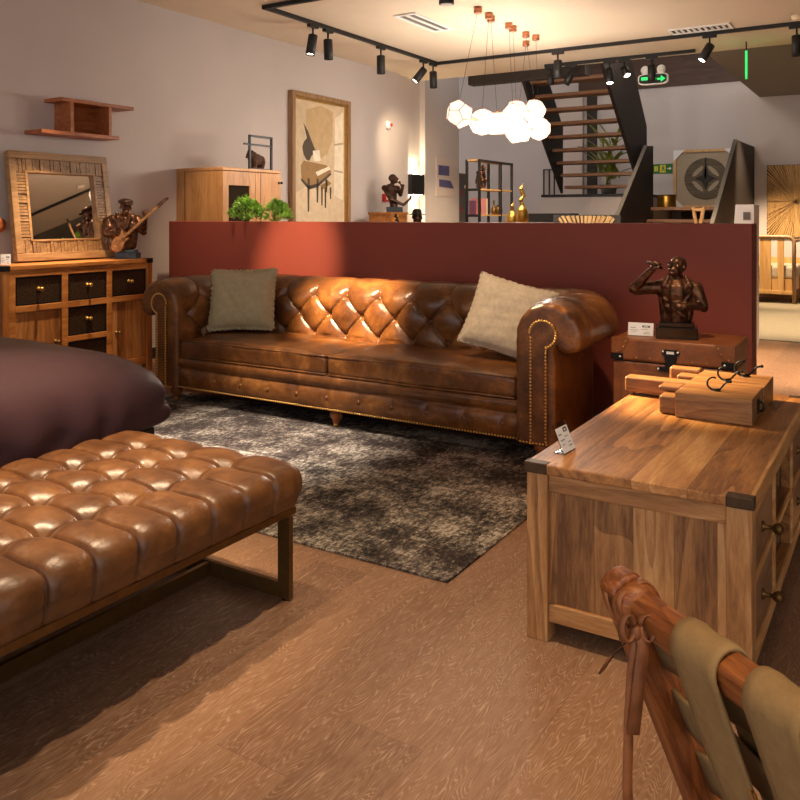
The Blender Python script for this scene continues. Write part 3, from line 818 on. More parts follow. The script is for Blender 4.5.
# ------------------------------------------------------------------ price cards
def text_lines(m, w_, h_, y, rows, x0=None):
    for (fx, fz, fw, fh) in rows: m.box(-w_ / 2 + fx * w_, -w_ / 2 + (fx + fw) * w_, y - .0006, y, fz * h_, (fz + fh) * h_)
    return m
def price_card(name, label, loc, rotz, w_, h_, lean, acrylic=True):
    t = thing(name, label, 'price card', loc, rotz)
    Rm = Euler((lean, 0, 0)).to_matrix()
    def rot(mb):
        mb.v = [tuple(Rm @ Vector(p)) for p in mb.v]; return mb
    rot(B(-w_ / 2, w_ / 2, -.0006, .0006, .004, h_ - (.014 if acrylic else 0))).build('card', 'card', t, local=True)
    if acrylic:
        m = MB().box(-w_ / 2 - .002, w_ / 2 + .002, .0008, .0028, .002, h_)
        m = rot(m); m.box(-w_ / 2, w_ / 2, 0.0, .035, 0, .0022)
        m.build('holder', 'acrylic', t, local=True)
    else:
        rot(B(-w_ / 2, w_ / 2, .001, .0016, .002, h_)).build('holder', 'card', t, local=True)
    rows = [(.08, .60, .22, .05), (.08, .42, .34, .04), (.50, .50, .28, .03), (.12, .28, .2, .03), (.62, .30, .22, .03), (.60, .18, .26, .04)]
    rot(text_lines(MB(), w_, h_, -.0008, rows)).build('print', 'greyink', t, local=True)
    rot(text_lines(MB(), w_, h_, -.0008, [(.56, .66, .30, .03), (.56, .76, .30, .04), (.56, .66, .06, .14), (.80, .66, .06, .14)])).build('print', 'ink', t, local=True)
    return t
price_card('price_card', 'white price card in a tilted clear stand on the mango wood console', (-.842, 2.33, .5022), R(86), .078, .090, R(-24))
price_card('price_card', 'white price card standing on the tan leather trunk beside the bronze bust', (-1.145, 4.20, .588), R(8), .125, .068, R(-12), False)
price_card('price_card', 'small white price card at the left end of the dresser top', (-5.05, 3.245, .874), R(58), .06, .075, R(-10), False)

# ------------------------------------------------------------------ leather trunk side table
def make_trunk():
    X0, X1, Y0, Y1, H = -1.258, -.682, 4.10, 4.50, .588
    t = thing('leather_trunk', 'tan leather trunk table with black latch between sofa arm and console', 'trunk', ((X0 + X1) / 2, (Y0 + Y1) / 2, 0))
    MB().box(X0, X1, Y0, Y1, .03, .470).build('body', 'trunk', t, .008, 3)
    MB().box(X0 - .004, X1 + .004, Y0 - .004, Y1 + .004, .476, H).build('lid', 'trunk', t, .012, 3)
    MB().box(X0 + .01, X1 - .01, Y0 + .01, Y1 - .01, .465, .48).build('seam', 'iron', t)
    for x in (X0 + .03, X1 - .06):
        for y in (Y0 + .03, Y1 - .06): MB().box(x, x + .03, y, y + .03, 0, .035).build('foot', 'iron', t)
    for za, zb in ((.06, .235), (.25, .43)):
        d = MB().box(X0 + .04, X1 - .04, Y0 - .006, Y0 + .002, za, zb).build('drawer', 'trunk', t, .004)
        m = MB().box((X0 + X1) / 2 - .05, (X0 + X1) / 2 + .05, Y0 - .016, Y0 - .006, (za + zb) / 2 - .012, (za + zb) / 2 + .012); m.build('handle', 'iron', d, .003)
    # latch
    c = (X0 + X1) / 2
    l = MB(); yf = Y0 - .010
    l.py([(c - .045, .535), (c - .03, .548), (c + .03, .548), (c + .045, .535), (c + .028, .515), (c + .024, .47), (c + .04, .44), (c - .04, .44), (c - .024, .47), (c - .028, .515)], yf - .006, yf + .008)
    l.py([(c - .07, .452), (c - .06, .462), (c + .06, .462), (c + .07, .452), (c + .06, .442), (c - .06, .442)], yf - .002, yf + .008)
    lo = l.build('latch', 'iron', t, .002)
    r = MB()
    for x, z in ((c - .035, .538), (c + .035, .538), (c - .058, .452), (c + .058, .452)): r.ell((x, yf - .004, z), (.006, .004, .006), 8)
    r.box(c - .018, c + .018, yf - .010, yf - .004, .528, .540)
    r.build('rivet', 'white', lo)
    # corner patches with studs, black end straps
    for sx, xx in ((1, X0), (-1, X1)):
        poly = [(xx - sx * .0055, .59), (xx + sx * .085, .59)] + [(xx - sx * .0055 + sx * .09 * math.sin(a), .59 - .09 * (1 - math.cos(a)) - .0) for a in ()] + [(xx + sx * .075, .555), (xx + sx * .05, .525), (xx + sx * .02, .508), (xx - sx * .0055, .503)]
        p = MB().py(poly, Y0 - .0075, Y0 - .003).build('corner_patch', 'trunk', t, .0015)
        s = MB()
        for dx, z in ((.068, .572), (.055, .545), (.022, .520)): s.ell((xx + sx * dx, Y0 - .008, z), (.0045, .003, .0045), 8)
        s.build('stud', 'brass', p)
        b_ = MB().box(min(xx - sx * .0075, xx + sx * .055), max(xx - sx * .0075, xx + sx * .055), Y0 - .009, Y0 + .02, .478, .512).build('end_strap', 'iron', t, .003)
        MB().ell((xx + sx * .04, Y0 - .010, .495), (.0055, .003, .0055), 8).build('rivet', 'white', b_)
    s = MB()
    for x in np.linspace(X0 + .12, X1 - .12, 6):
        if abs(x - c) > .06: s.ell((x, Y0 - .005, .495), (.005, .003, .005), 8)
    s.build('stud', 'brass', t)
make_trunk()

# ------------------------------------------------------------------ sculpted figures
def blob(prims, voxel, smooth=2):
    """closed lumps fused into ONE continuous surface"""
    m = MB()
    for p in prims:
        if p[0] == 'c':
            _, a, b_, r0, r1 = p; a, b_ = Vector(a), Vector(b_); k = 6
            m.tube([a.lerp(b_, i / k) for i in range(k + 1)], r0, 10, True, r1); m.ell(a, (r0,) * 3, 10); m.ell(b_, (r1,) * 3, 10)
        elif p[0] == 'e':
            m.ell(p[1], p[2], 14, Euler(p[3]).to_matrix() if len(p) > 3 else None)
        elif p[0] == 'l':
            m.lathe(p[1], p[2], 14)
    me = bpy.data.meshes.new('tmp'); me.from_pydata(m.v, [], m.f); me.update()
    o = bpy.data.objects.new('tmp', me); COL.objects.link(o)
    rm = o.modifiers.new('r', 'REMESH'); rm.mode = 'VOXEL'; rm.voxel_size = voxel; rm.use_smooth_shade = True
    sm = o.modifiers.new('s', 'SMOOTH'); sm.iterations = smooth; sm.factor = .5
    dg = bpy.context.evaluated_depsgraph_get()
    out = bpy.data.meshes.new_from_object(o.evaluated_get(dg))
    bpy.data.objects.remove(o); bpy.data.meshes.remove(me)
    out.polygons.foreach_set('use_smooth', [True] * len(out.polygons))
    return out
def head_prims(c, s, yaw=0, pitch=0, roll=0):
    """a head of height ~ s with brow, eye hollows, nose, lips, chin and ears, looking along -y before rotation"""
    E_ = Euler((pitch, roll, yaw)); Mh = E_.to_matrix(); c = Vector(c)
    def q(x, y, z): return c + Mh @ Vector((x * s, y * s, z * s))
    P = [('e', q(0, .04, .10), (.36 * s, .44 * s, .40 * s), E_), ('e', q(0, -.10, -.14), (.29 * s, .34 * s, .38 * s), E_),
         ('e', q(0, -.33, -.40), (.15 * s, .13 * s, .11 * s), E_), ('c', q(0, -.42, .06), q(0, -.54, -.12), .045 * s, .075 * s),
         ('c', q(-.22, -.36, .12), q(.22, -.36, .12), .06 * s, .06 * s), ('c', q(-.11, -.44, -.25), q(.11, -.44, -.25), .045 * s, .045 * s),
         ('e', q(-.24, -.28, -.06), (.10 * s, .09 * s, .10 * s)), ('e', q(.24, -.28, -.06), (.10 * s, .09 * s, .10 * s)),
         ('e', q(-.37, .06, -.02), (.05 * s, .09 * s, .13 * s), E_), ('e', q(.37, .06, -.02), (.05 * s, .09 * s, .13 * s), E_),
         ('e', q(-.15, -.37, .03), (.05 * s, .04 * s, .035 * s), E_), ('e', q(.15, -.37, .03), (.05 * s, .04 * s, .035 * s), E_)]
    return P
def hand_prims(c, d, side, s, curl=.6, thumb=1):
    """palm, four bent fingers of unequal length and a thumb; d points along the fingers, side across the knuckles"""
    c, d, side = Vector(c), Vector(d).normalized(), Vector(side).normalized(); side = (side - d * side.dot(d)).normalized(); nrm = d.cross(side)
    P = [('c', c - d * .25 * s, c + d * .12 * s, .15 * s, .20 * s), ('e', c, (.20 * s,) * 3)]
    for k, ln in enumerate((.42, .50, .46, .34)):
        b0 = c + d * .15 * s + side * (-.21 + .14 * k) * s
        d1 = (d * math.cos(curl * .6) + nrm * math.sin(curl * .6)); d2 = (d * math.cos(curl * 1.6) + nrm * math.sin(curl * 1.6))
        p1 = b0 + d1 * ln * .55 * s; p2 = p1 + d2 * ln * .5 * s
        P += [('c', b0, p1, .062 * s, .056 * s), ('c', p1, p2, .056 * s, .046 * s)]
    t0 = c - side * thumb * .18 * s; t1 = t0 + (d * .6 - side * thumb * .5 + nrm * .5).normalized() * .26 * s; t2 = t1 + (d + nrm * .5).normalized() * .18 * s
    P += [('c', t0, t1, .07 * s, .06 * s), ('c', t1, t2, .06 * s, .05 * s)]
    return P

def make_smoker():
    t = thing('bronze_bust', 'bronze bust of a man raising a cigar to his lips on the leather trunk', 'statue', (-.975, 4.24, .588), R(12))
    k = 1.0
    P = [('c', (0, 0, .085), (0, .0, .15), .055, .062), ('c', (0, 0, .15), (0, 0, .225), .066, .082), ('e', (0, .0, .235), (.105, .058, .055)),
         ('c', (-.092, 0, .250), (.088, 0, .250), .036, .036), ('c', (0, .004, .290), (-.075, .004, .262), .026, .030), ('c', (0, .004, .290), (.072, .004, .262), .026, .030), ('c', (0, .005, .26), (.004, -.002, .31), .030, .026),
         ('c', (-.095, 0, .252), (-.205, -.045, .246), .036, .029), ('c', (-.150, -.022, .238), (-.195, -.042, .228), .024, .018), ('c', (-.205, -.045, .246), (-.125, -.085, .335), .027, .018),
         ('c', (.090, 0, .250), (.122, -.012, .168), .036, .028), ('c', (.105, -.004, .20), (.128, -.01, .155), .028, .022), ('c', (-.05, 0, .10), (-.055, 0, .20), .030, .034), ('c', (.05, 0, .10), (.058, 0, .20), .026, .034), ('c', (.122, -.012, .168), (.035, -.078, .166), .026, .018),
         ('c', (-.05, -.045, .27), (.0, -.062, .20), .012, .010), ('c', (.05, -.045, .27), (.0, -.062, .20), .012, .010),
         ('c', (-.06, -.050, .20), (.05, -.058, .14), .009, .007), ('c', (-.05, -.055, .165), (.04, -.056, .115), .008, .006), ('c', (.06, -.05, .22), (.02, -.064, .17), .008, .006),
         ('c', (-.04, -.035, .31), (-.062, -.045, .265), .010, .014), ('c', (.042, -.03, .31), (.064, -.042, .265), .010, .014)]
    P += head_prims((.004, -.008, .358), .108, R(-38), R(-14))
    P += hand_prims((-.108, -.092, .352), (.5, -.2, .85), (.6, -.5, -.3), .085, 1.0)
    P += hand_prims((.018, -.082, .166), (-1, -.05, .0), (0, .2, 1), .085, .5, -1)
    link('body', blob(P, .0036, 2), 'bronze', t)
    MB().tube([(-.068, -.085, .352), (-.135, -.125, .388)], .0065, 10, True, .009).build('cigar', 'bronze_dark', t, local=True)
    m = MB().box(-.10, .10, -.065, .065, 0, .058); m.box(-.085, .085, -.055, .055, .058, .082); m.build('plinth', 'black_lacquer', t, .004, local=True)
make_smoker()

def make_guitarist():
    t = thing('bronze_bust', 'bronze bust of a guitarist in a flat cap on the dresser beside the mirror', 'statue', (-5.09, 4.285, .8735), R(31.6))
    P = [('c', (-.02, .01, .085), (-.025, .005, .18), .055, .068), ('c', (-.025, .005, .18), (-.03, 0, .27), .070, .085), ('e', (-.03, 0, .295), (.105, .06, .05)),
         ('c', (-.118, 0, .292), (.062, 0, .292), .040, .038), ('c', (-.025, .004, .335), (-.095, .004, .305), .030, .034), ('c', (-.025, .004, .335), (.045, .004, .305), .030, .034), ('c', (-.085, -.01, .10), (-.10, -.015, .25), .034, .045), ('c', (.035, -.01, .10), (.045, -.015, .25), .030, .042), ('c', (-.075, -.045, .345), (-.055, -.075, .24), .016, .012), ('c', (.025, -.045, .345), (.012, -.075, .24), .016, .012), ('e', (-.004, -.052, .352), (.026, .022, .026)), ('c', (-.03, 0, .31), (-.022, -.004, .355), .030, .027),
         ('c', (-.122, 0, .295), (-.158, -.03, .195), .044, .036), ('c', (-.135, -.035, .19), (-.09, -.06, .185), .036, .028), ('c', (-.160, -.03, .195), (-.03, -.085, .185), .032, .022),
         ('c', (.065, 0, .293), (.115, -.03, .225), .042, .036), ('c', (.12, -.035, .235), (.137, -.06, .275), .034, .026), ('c', (.115, -.03, .225), (.150, -.075, .315), .030, .020),
         ('c', (-.09, -.05, .31), (-.03, -.07, .22), .016, .012), ('c', (.03, -.05, .31), (-.01, -.07, .22), .016, .012),
         ('c', (-.155, -.01, .28), (-.14, -.035, .23), .042, .040), ('c', (.09, -.03, .24), (.125, -.03, .205), .035, .028)]
    P += head_prims((-.018, -.012, .395), .110, R(38), R(6))
    P += hand_prims((-.005, -.095, .190), (1, -.1, .1), (0, .1, 1), .085, .7)
    P += hand_prims((.155, -.088, .335), (-.3, -.2, .9), (.8, -.3, .3), .085, 1.1)
    link('body', blob(P, .004, 2), 'bronze', t)
    Rc = Euler((R(6), 0, R(38))).to_matrix()
    m = MB().ell((-.02, -.008, .437), (.056, .064, .026), 16, Rc); m.ell(Vector((-.02, -.008, .428)) + Rc @ Vector((0, -.058, -.004)), (.040, .034, .009), 12, Rc)
    m.build('cap', 'bronze_dark', t, local=True)
    # electric guitar
    body = [(-.095, .095), (-.085, .065), (-.055, .052), (-.02, .058), (.0, .085), (.008, .115), (.025, .135), (.045, .155), (.040, .170), (.022, .165), (.012, .185), (-.003, .215), (-.018, .222), (-.020, .200), (-.030, .178), (-.060, .170), (-.085, .145)]
    g = MB().py(body, -.128, -.098).build('guitar_body', 'bronze_gold', t, .006, 2, local=True)
    MB().bar((.005, -.131, .165), (.262, -.131, .400), .020, .012, (0, -1, 0)).build('guitar_neck', 'bronze_gold', g, .002, local=True)
    MB().py([(.256, .389), (.268, .386), (.345, .456), (.342, .470), (.318, .464), (.266, .423), (.248, .405)], -.136, -.124).build('headstock', 'bronze', g, .002, local=True)
    s = MB()
    for e in (-.005, 0, .005): s.tube([(-.05 + e, -.133, .105 - e), (.270 + e, -.139, .405 - e)], .0009, 5)
    s.build('strings', 'brass', g, local=True)
    m = MB().box(-.085, .075, -.06, .06, 0, .045); m.box(-.075, .060, -.05, .05, .045, .066); m.build('plinth', 'blue_base', t, .003, local=True)
    MB().lathe([(.05, .064), (.045, .10)], (-.02, .01, 0), 16).build('stem', 'bronze_dark', t, local=True)
make_guitarist()

# ------------------------------------------------------------------ dresser with mirror
def make_dresser():
    XB, XF, Y0, Y1, H = -5.395, -4.975, 3.17, 4.42, .872
    t = thing('dresser', 'honey wood dresser with dark embossed drawers against the left wall', 'dresser', ((XB + XF) / 2, (Y0 + Y1) / 2, 0))
    MB().box(XB, XF, Y0, Y1, H - .03, H).build('top', 'dress_y', t, .004)
    for y in (Y0, Y1 - .057):
        for x in (XB + .004, XF - .055): MB().box(x, x + .053, y + .002, y + .055, 0, H - .03).build('post', 'dress_post', t, .003)
    MB().box(XB + .004, XB + .02, Y0 + .05, Y1 - .05, .06, H - .03).build('back_panel', 'dress_z', t)
    for y in (Y0 + .014, Y1 - .030): MB().box(XB + .05, XF - .05, y, y + .016, .06, H - .03).build('side_panel', 'dress_z', t)
    f = MB(); a, b_ = XF - .030, XF - .006
    cols = ((3.270, 3.620), (3.669, 3.998), (4.043, 4.363))
    f.box(a, b_, Y0 + .055, Y1 - .055, .795, H - .03); f.box(a, b_, Y0 + .055, Y1 - .055, .062, .118)
    for y0, y1 in ((Y0 + .055, 3.27), (3.62, 3.669), (3.998, 4.043)): f.box(a, b_, y0, y1, .118, .795)
    f.box(a, b_, 3.27, 3.62, .560, .602); f.box(a, b_, 4.043, 4.363, .560, .602); f.box(a, b_, 3.669, 3.998, .560, .602); f.box(a, b_, 3.669, 3.998, .318, .356)
    f.build('face_frame', 'dress_y', t, .002)
    MB().box(XB + .03, XF - .05, Y0 + .03, Y1 - .03, .062, .085).build('bottom_panel', 'dress_y', t)
    for (y0, y1), zs in zip(cols, (((.602, .795),), ((.602, .795), (.356, .560), (.118, .318)), ((.602, .795),))):
        for z0, z1 in zs:
            d = MB().box(XF - .040, XF - .016, y0 + .004, y1 - .004, z0 + .004, z1 - .004).build('drawer', carved_m, t, .003)
            d['label'] = 'dark embossed metal drawer front'
            r = MB().box(XF - .016, XF - .010, y0 + .004, y1 - .004, z0 + .004, z0 + .014).box(XF - .016, XF - .010, y0 + .004, y1 - .004, z1 - .014, z1 - .004)
            r.box(XF - .016, XF - .010, y0 + .004, y0 + .014, z0 + .014, z1 - .014).box(XF - .016, XF - .010, y1 - .014, y1 - .004, z0 + .014, z1 - .014)
            r.build('border', 'iron', d, .001)
            knob_x(MB(), XF - .016, (y0 + y1) / 2, (z0 + z1) / 2 + .01, 1.15).build('knob', 'brass', d)
    for (y0, y1), ky in ((cols[0], cols[0][1] - .045), (cols[2], cols[2][0] + .045)):
        d = MB().box(XF - .036, XF - .016, y0 + .004, y1 - .004, .122, .556).build('door', 'dress_z', t, .003)
        knob_x(MB(), XF - .016, ky, .335, 1.15).build('knob', 'brass_dark', d)
    for y in (Y0 - .002, Y1 - .058):
        MB().box(XF - .058, XF + .002, y, y + .060, H - .034, H + .002).build('corner_cap', 'iron', t, .002)
carved_m = carved_metal()
make_dresser()

def make_mirror():
    w_, h_, fw = .845, .785, .150
    t = thing('mirror', 'mirror in a ribbed reclaimed wood frame leaning on the wall above the dresser', 'mirror', (-5.214, 3.854, .884), R(1.5))
    Rm = Matrix.Rotation(R(-8.0), 3, 'Y')                # lean back towards -x
    def lean(m): m.v = [tuple(Rm @ Vector(p)) for p in m.v]; return m
    hw = w_ / 2
    # local: x = thickness (0 front .. -0.05 back), y = along wall, z = up
    m = MB()
    for y0, y1, z0, z1 in ((-hw, hw, 0, .055), (-hw, hw, h_ - .055, h_), (-hw, -hw + .05, .055, h_ - .055), (hw - .05, hw, .055, h_ - .055)): m.box(-.05, .0, y0, y1, z0, z1)
    lean(m).build('frame', 'mirror_frame', t, .004, local=True)
    rng = random.Random(4); m = MB()
    n = 26
    for k in range(n):                                     # upright ribs along top and bottom, lying ribs up the sides
        y0 = -hw + .05 + (w_ - .10) * k / n; y1 = y0 + (w_ - .10) / n - .003
        for z0, z1 in ((.055, fw), (h_ - fw, h_ - .055)): m.box(-.045, -.014 + rng.random() * .008, y0, y1, z0, z1)
    n = 22
    for k in range(n):
        z0 = fw + (h_ - 2 * fw) * k / n; z1 = z0 + (h_ - 2 * fw) / n - .004
        for y0, y1 in ((-hw + .05, -hw + fw - .03), (hw - fw + .03, hw - .05)): m.box(-.045, -.014 + rng.random() * .008, y0, y1, z0, z1)
    lean(m).build('ribs', 'mirror_ribs', t, local=True)
    m = MB(); a, b_, c, d = -hw + fw - .030, hw - fw + .030, fw - .012, h_ - fw + .012
    m.box(-.045, -.004, a, a + .020, c, d).box(-.045, -.004, b_ - .020, b_, c, d).box(-.045, -.004, a, b_, c - .0, c + .014).box(-.045, -.004, a, b_, d - .014, d)
    lean(m).build('inner_trim', 'mirror_frame', t, .002, local=True)
    lean(B(-.046, -.030, a + .01, b_ - .01, c + .005, d - .005)).build('glass', 'mirror', t, local=True)
make_mirror()

m = MB().lathe([(.012, 0), (.014, .012), (.045, .022), (.055, .034), (.050, .048), (.020, .058)], (-5.4, 3.395, 1.137), 18, Matrix(((0, 0, 1), (0, 1, 0), (-1, 0, 0))))
tag(m.build('wall_hook', 'shelf_red'), 'round brown wooden knob on the wall left of the mirror', 'wall hook')

# ------------------------------------------------------------------ wall shelf
def make_shelf():
    t = thing('wall_shelf', 'reddish wooden wall shelf with two offset boards above the mirror', 'shelf', (-5.3, 4.0, 1.8))
    MB().box(-5.398, -5.195, 3.77, 4.425, 2.035, 2.062).build('board', 'shelf_red', t, .002)
    MB().box(-5.398, -5.195, 3.61, 4.285, 1.790, 1.817).build('board', 'shelf_red', t, .002)
    MB().box(-5.396, -5.205, 3.855, 3.882, 1.817, 2.035).build('upright', 'shelf_red', t, .001)
    MB().box(-5.396, -5.205, 4.195, 4.220, 1.817, 2.035).build('upright', 'shelf_red', t, .001)
    MB().box(-5.398, -5.385, 3.882, 4.195, 1.817, 2.035).build('back_panel', 'shelf_red', t)
make_shelf()

# ------------------------------------------------------------------ sling chair, bottom right
def make_chair():
    t = thing('sling_chair', 'reddish wood chair with olive canvas straps and leather lacing in the front corner', 'chair', (-.09, .98, 0))
    d = Vector((.793, -.610, 0)).normalized(); f = Vector((.610, .793, 0)).normalized()     # along the rail, towards the seat front
    T0 = Vector((-.338, 1.180, .645)); W_ = .56
    down = (f * .43 - Vector((0, 0, 1))).normalized(); nb = d.cross(down).normalized()
    PM = Matrix((d, nb, down)).transposed()
    # posts (flat boards with rounded tops)
    def post(p):
        g = MB(); n = 10; L = .50
        prof = [(-.027, L)] + [(-.027 * math.cos(a), -.026 - .018 * math.sin(a)) for a in np.linspace(0, PI, 12)] + [(.027, L)]
        g.prism(prof, lambda q: p + nb * q[0] + down * q[1] - d * .024, lambda q: p + nb * q[0] + down * q[1] + d * .012)
        return frame(g.build('post', 'chair_post', t, .006, 3), PM)
    post(T0); post(T0 + d * W_)
    # top rail, fat at its lashed end
    k = 24; pts = []; rad = []
    rows = []
    for i in range(k + 1):
        u = -.0 + i / k; p = T0 + d * (.014 + u * (W_ - .03))
        e = min(u, 1 - u) * W_
        a_, b2 = .0205 + .003 * math.exp(-e / .03), .0255 + .003 * math.exp(-e / .03)
        row = []
        for j in range(20):
            th = 2 * PI * j / 20; c, s = math.cos(th), math.sin(th)
            q = (abs(c) ** .45) * (1 if c > 0 else -1), (abs(s) ** .45) * (1 if s > 0 else -1)
            row.append(p + nb * (q[0] * a_) + down * (q[1] * b2))
        rows.append(row)
    m = MB().grid(rows, True, True); m.f += [tuple(range(20)), tuple(len(m.v) - 20 + j for j in range(20))]; m.sm += [False, False]
    frame(m.build('top_rail', 'chair_wood', t), PM)
    # knob end of the rail against the post
    M3 = Matrix((nb, down, d)).transposed()
    MB().lathe([(.027, -.004), (.033, .002), (.034, .014), (.029, .024), (.022, .028)], T0 + d * .012 - down * .004, 20, M3).build('rail_boss', 'chair_wood', t)
    # lower rail, seat rails and legs
    Lw = T0 + down * .46
    MB().bar(Lw - d * .0, Lw + d * W_, .045, .03, nb).build('lower_rail', 'chair_wood', t, .005)
    for s in (0, W_):
        p = Lw + d * s + down * .0
        MB().bar(p - f * .05, p + f * .52 + Vector((0, 0, .04)), .032, .05).build('seat_rail', 'chair_wood', t, .006)
        for a in (-.02, .50):
            q = p + f * a; MB().bar((q.x, q.y, 0), (q.x, q.y, q.z + .03), .04, .032, tuple(f)).build('leg', 'chair_wood', t, .005)
    q0 = Lw + f * .06 + Vector((0, 0, .034)); q1 = Lw + f * .50 + Vector((0, 0, .066))
    s = MB().grid([[q0 + d * .02 + (q1 - q0) * i / 8 - Vector((0, 0, .02 * math.sin(PI * i / 8))), q0 + d * (W_ - .02) + (q1 - q0) * i / 8 - Vector((0, 0, .02 * math.sin(PI * i / 8)))] for i in range(9)])
    so = s.build('seat_sling', 'canvas', t); so.modifiers.new('thick', 'SOLIDIFY').thickness = .006
    # upright straps wrapped over the rail
    def strap(c, wd):
        prof = []
        for z in np.linspace(.43, .03, 14): prof.append((-.0255 - .004 * math.sin(PI * (z - .03) / .4), z))
        for a in np.linspace(PI, 2 * PI, 16)[1:-1]: prof.append((.0255 * math.cos(a), .0 + .031 * math.sin(a)))
        for z in np.linspace(.03, .43, 14): prof.append((.0255 - .006 * math.sin(PI * (z - .03) / .4), z))
        rows = [[T0 + d * (c + wd * (j / 6 - .5)) + nb * (a + (0.0015 * math.sin(j * 1.7)) ) + down * z for j in range(7)] for a, z in prof]
        o = MB().grid(rows).build('upright_strap', 'canvas', t)
        so = o.modifiers.new('thick', 'SOLIDIFY'); so.thickness = .005; so.offset = 1
        sm = MB()
        for e in (-1, 1):
            sm.tube([T0 + d * (c + e * (wd / 2 - .006)) + nb * (a * 1.16) + down * z for a, z in prof], .0009, 5)
        sm.build('stitching', 'canvas_dark', o)
        return o
    flip = -1 if nb.dot(f) > 0 else 1
    straps = []
    for c in (.166, .290, .414, .515): straps.append(strap(c, .080 if c < .5 else .06))
    c = .205
    MB().obox(T0 + d * c - nb * (.034 if nb.dot(f) > 0 else -.034) + down * .165, (.004, .045, .003), Matrix((d, down, nb)).transposed()).obox(T0 + d * (c + .007) - nb * (.034 if nb.dot(f) > 0 else -.034) + down * .165, (.002, .045, .003), Matrix((d, down, nb)).transposed()).build('zip_pull', 'brass', t)
    # cross straps woven on the seat side
    for k, z in enumerate((.075, .185, .295, .400)):
        o = MB().grid([[T0 + d * (.012 + (W_ - .024) * i / 20) + nb * ((.012 + .004 * math.sin(i * 1.2 + k * PI)) * (1 if nb.dot(f) > 0 else -1)) + down * (z + .072 * (j / 3 - .5)) for j in range(4)] for i in range(21)]).build('cross_strap', 'canvas_dark', t)
        o.modifiers.new('thick', 'SOLIDIFY').thickness = .006
    # leather lacing: loops round post and rail, two hanging tails
    back = -nb if nb.dot(f) > 0 else nb
    K = T0 + d * .054 + back * .031 + down * .0
    def ribbon(path, w_, wdir, th=.003):
        rows = []
        for p in path:
            p = Vector(p); wd = Vector(wdir).normalized()
            rows.append([p - wd * w_ / 2, p + wd * w_ / 2])
        o = MB().grid(rows); return o
    def lace(path, w_, wdir):
        o = ribbon(path, w_, wdir).build('lace', 'strapleather', t); so = o.modifiers.new('thick', 'SOLIDIFY'); so.thickness = .0028; so.offset = 0
        return o
    Z = Vector((0, 0, 1))
    side = Vector((.8515, .524, 0))
    vd = Vector((-K.x, -K.y, 0)).normalized()
    lace([K + vd * .004 + Z * .012, K + vd * .012 - Z * .005, K + vd * .010 - side * .006 - Z * .05, K + vd * .008 - side * .010 - Z * .12, K + vd * .012 - side * .012 - Z * .20, K + vd * .012 - side * .010 - Z * .265], .013, side)
    lace([K + vd * .008 + Z * .010, K + vd * .016 + side * .010 - Z * .01, K + vd * .014 + side * .004 - Z * .06, K + vd * .020 - side * .004 - Z * .13], .017, side)
    lace([K + Z * .004, K + vd * .010 - side * .014 - Z * .012, K + vd * .008 - side * .034 - Z * .030, K + vd * .004 - side * .046 - Z * .052], .014, (side + Z).normalized())
    # loop bow and wraps
    for ofs, tilt in ((-.004, .35), (.012, -.45), (.026, .25)):
        rows = []
        for a in np.linspace(0, 2 * PI, 33):
            ca, sa = math.cos(a), math.sin(a)
            q = (abs(ca) ** .6) * math.copysign(1, ca), (abs(sa) ** .6) * math.copysign(1, sa)
            c0 = T0 + d * (ofs + tilt * .02 * sa) + nb * (.031 * q[0]) + down * (.035 * q[1])
            rows.append([c0 - d * .006, c0 + d * .006])
        o = MB().grid(rows).build('lashing', 'strapleather', t); so = o.modifiers.new('thick', 'SOLIDIFY'); so.thickness = .0028; so.offset = 0
    for sgn, rr_ in ((1, .020), (-1, .016)):
        pth = [K + vd * (.010 + .008 * math.sin(a / 2)) + side * sgn * (rr_ * math.sin(a / 2) ** 2 + .004) + Z * (.010 + .018 * math.sin(a)) for a in np.linspace(0, 2 * PI, 17)]
        rows = [[p - (vd * .5 + Z * .3 + side * .5).normalized() * .006, p + (vd * .5 + Z * .3 + side * .5).normalized() * .006] for p in pth]
        o = MB().grid(rows).build('lace_loop', 'strapleather', t); so = o.modifiers.new('thick', 'SOLIDIFY'); so.thickness = .0026; so.offset = 0
    MB().ell(K + vd * .010 + Z * .002, (.008, .008, .011), 12).build('knot', 'strapleather', t)
make_chair()

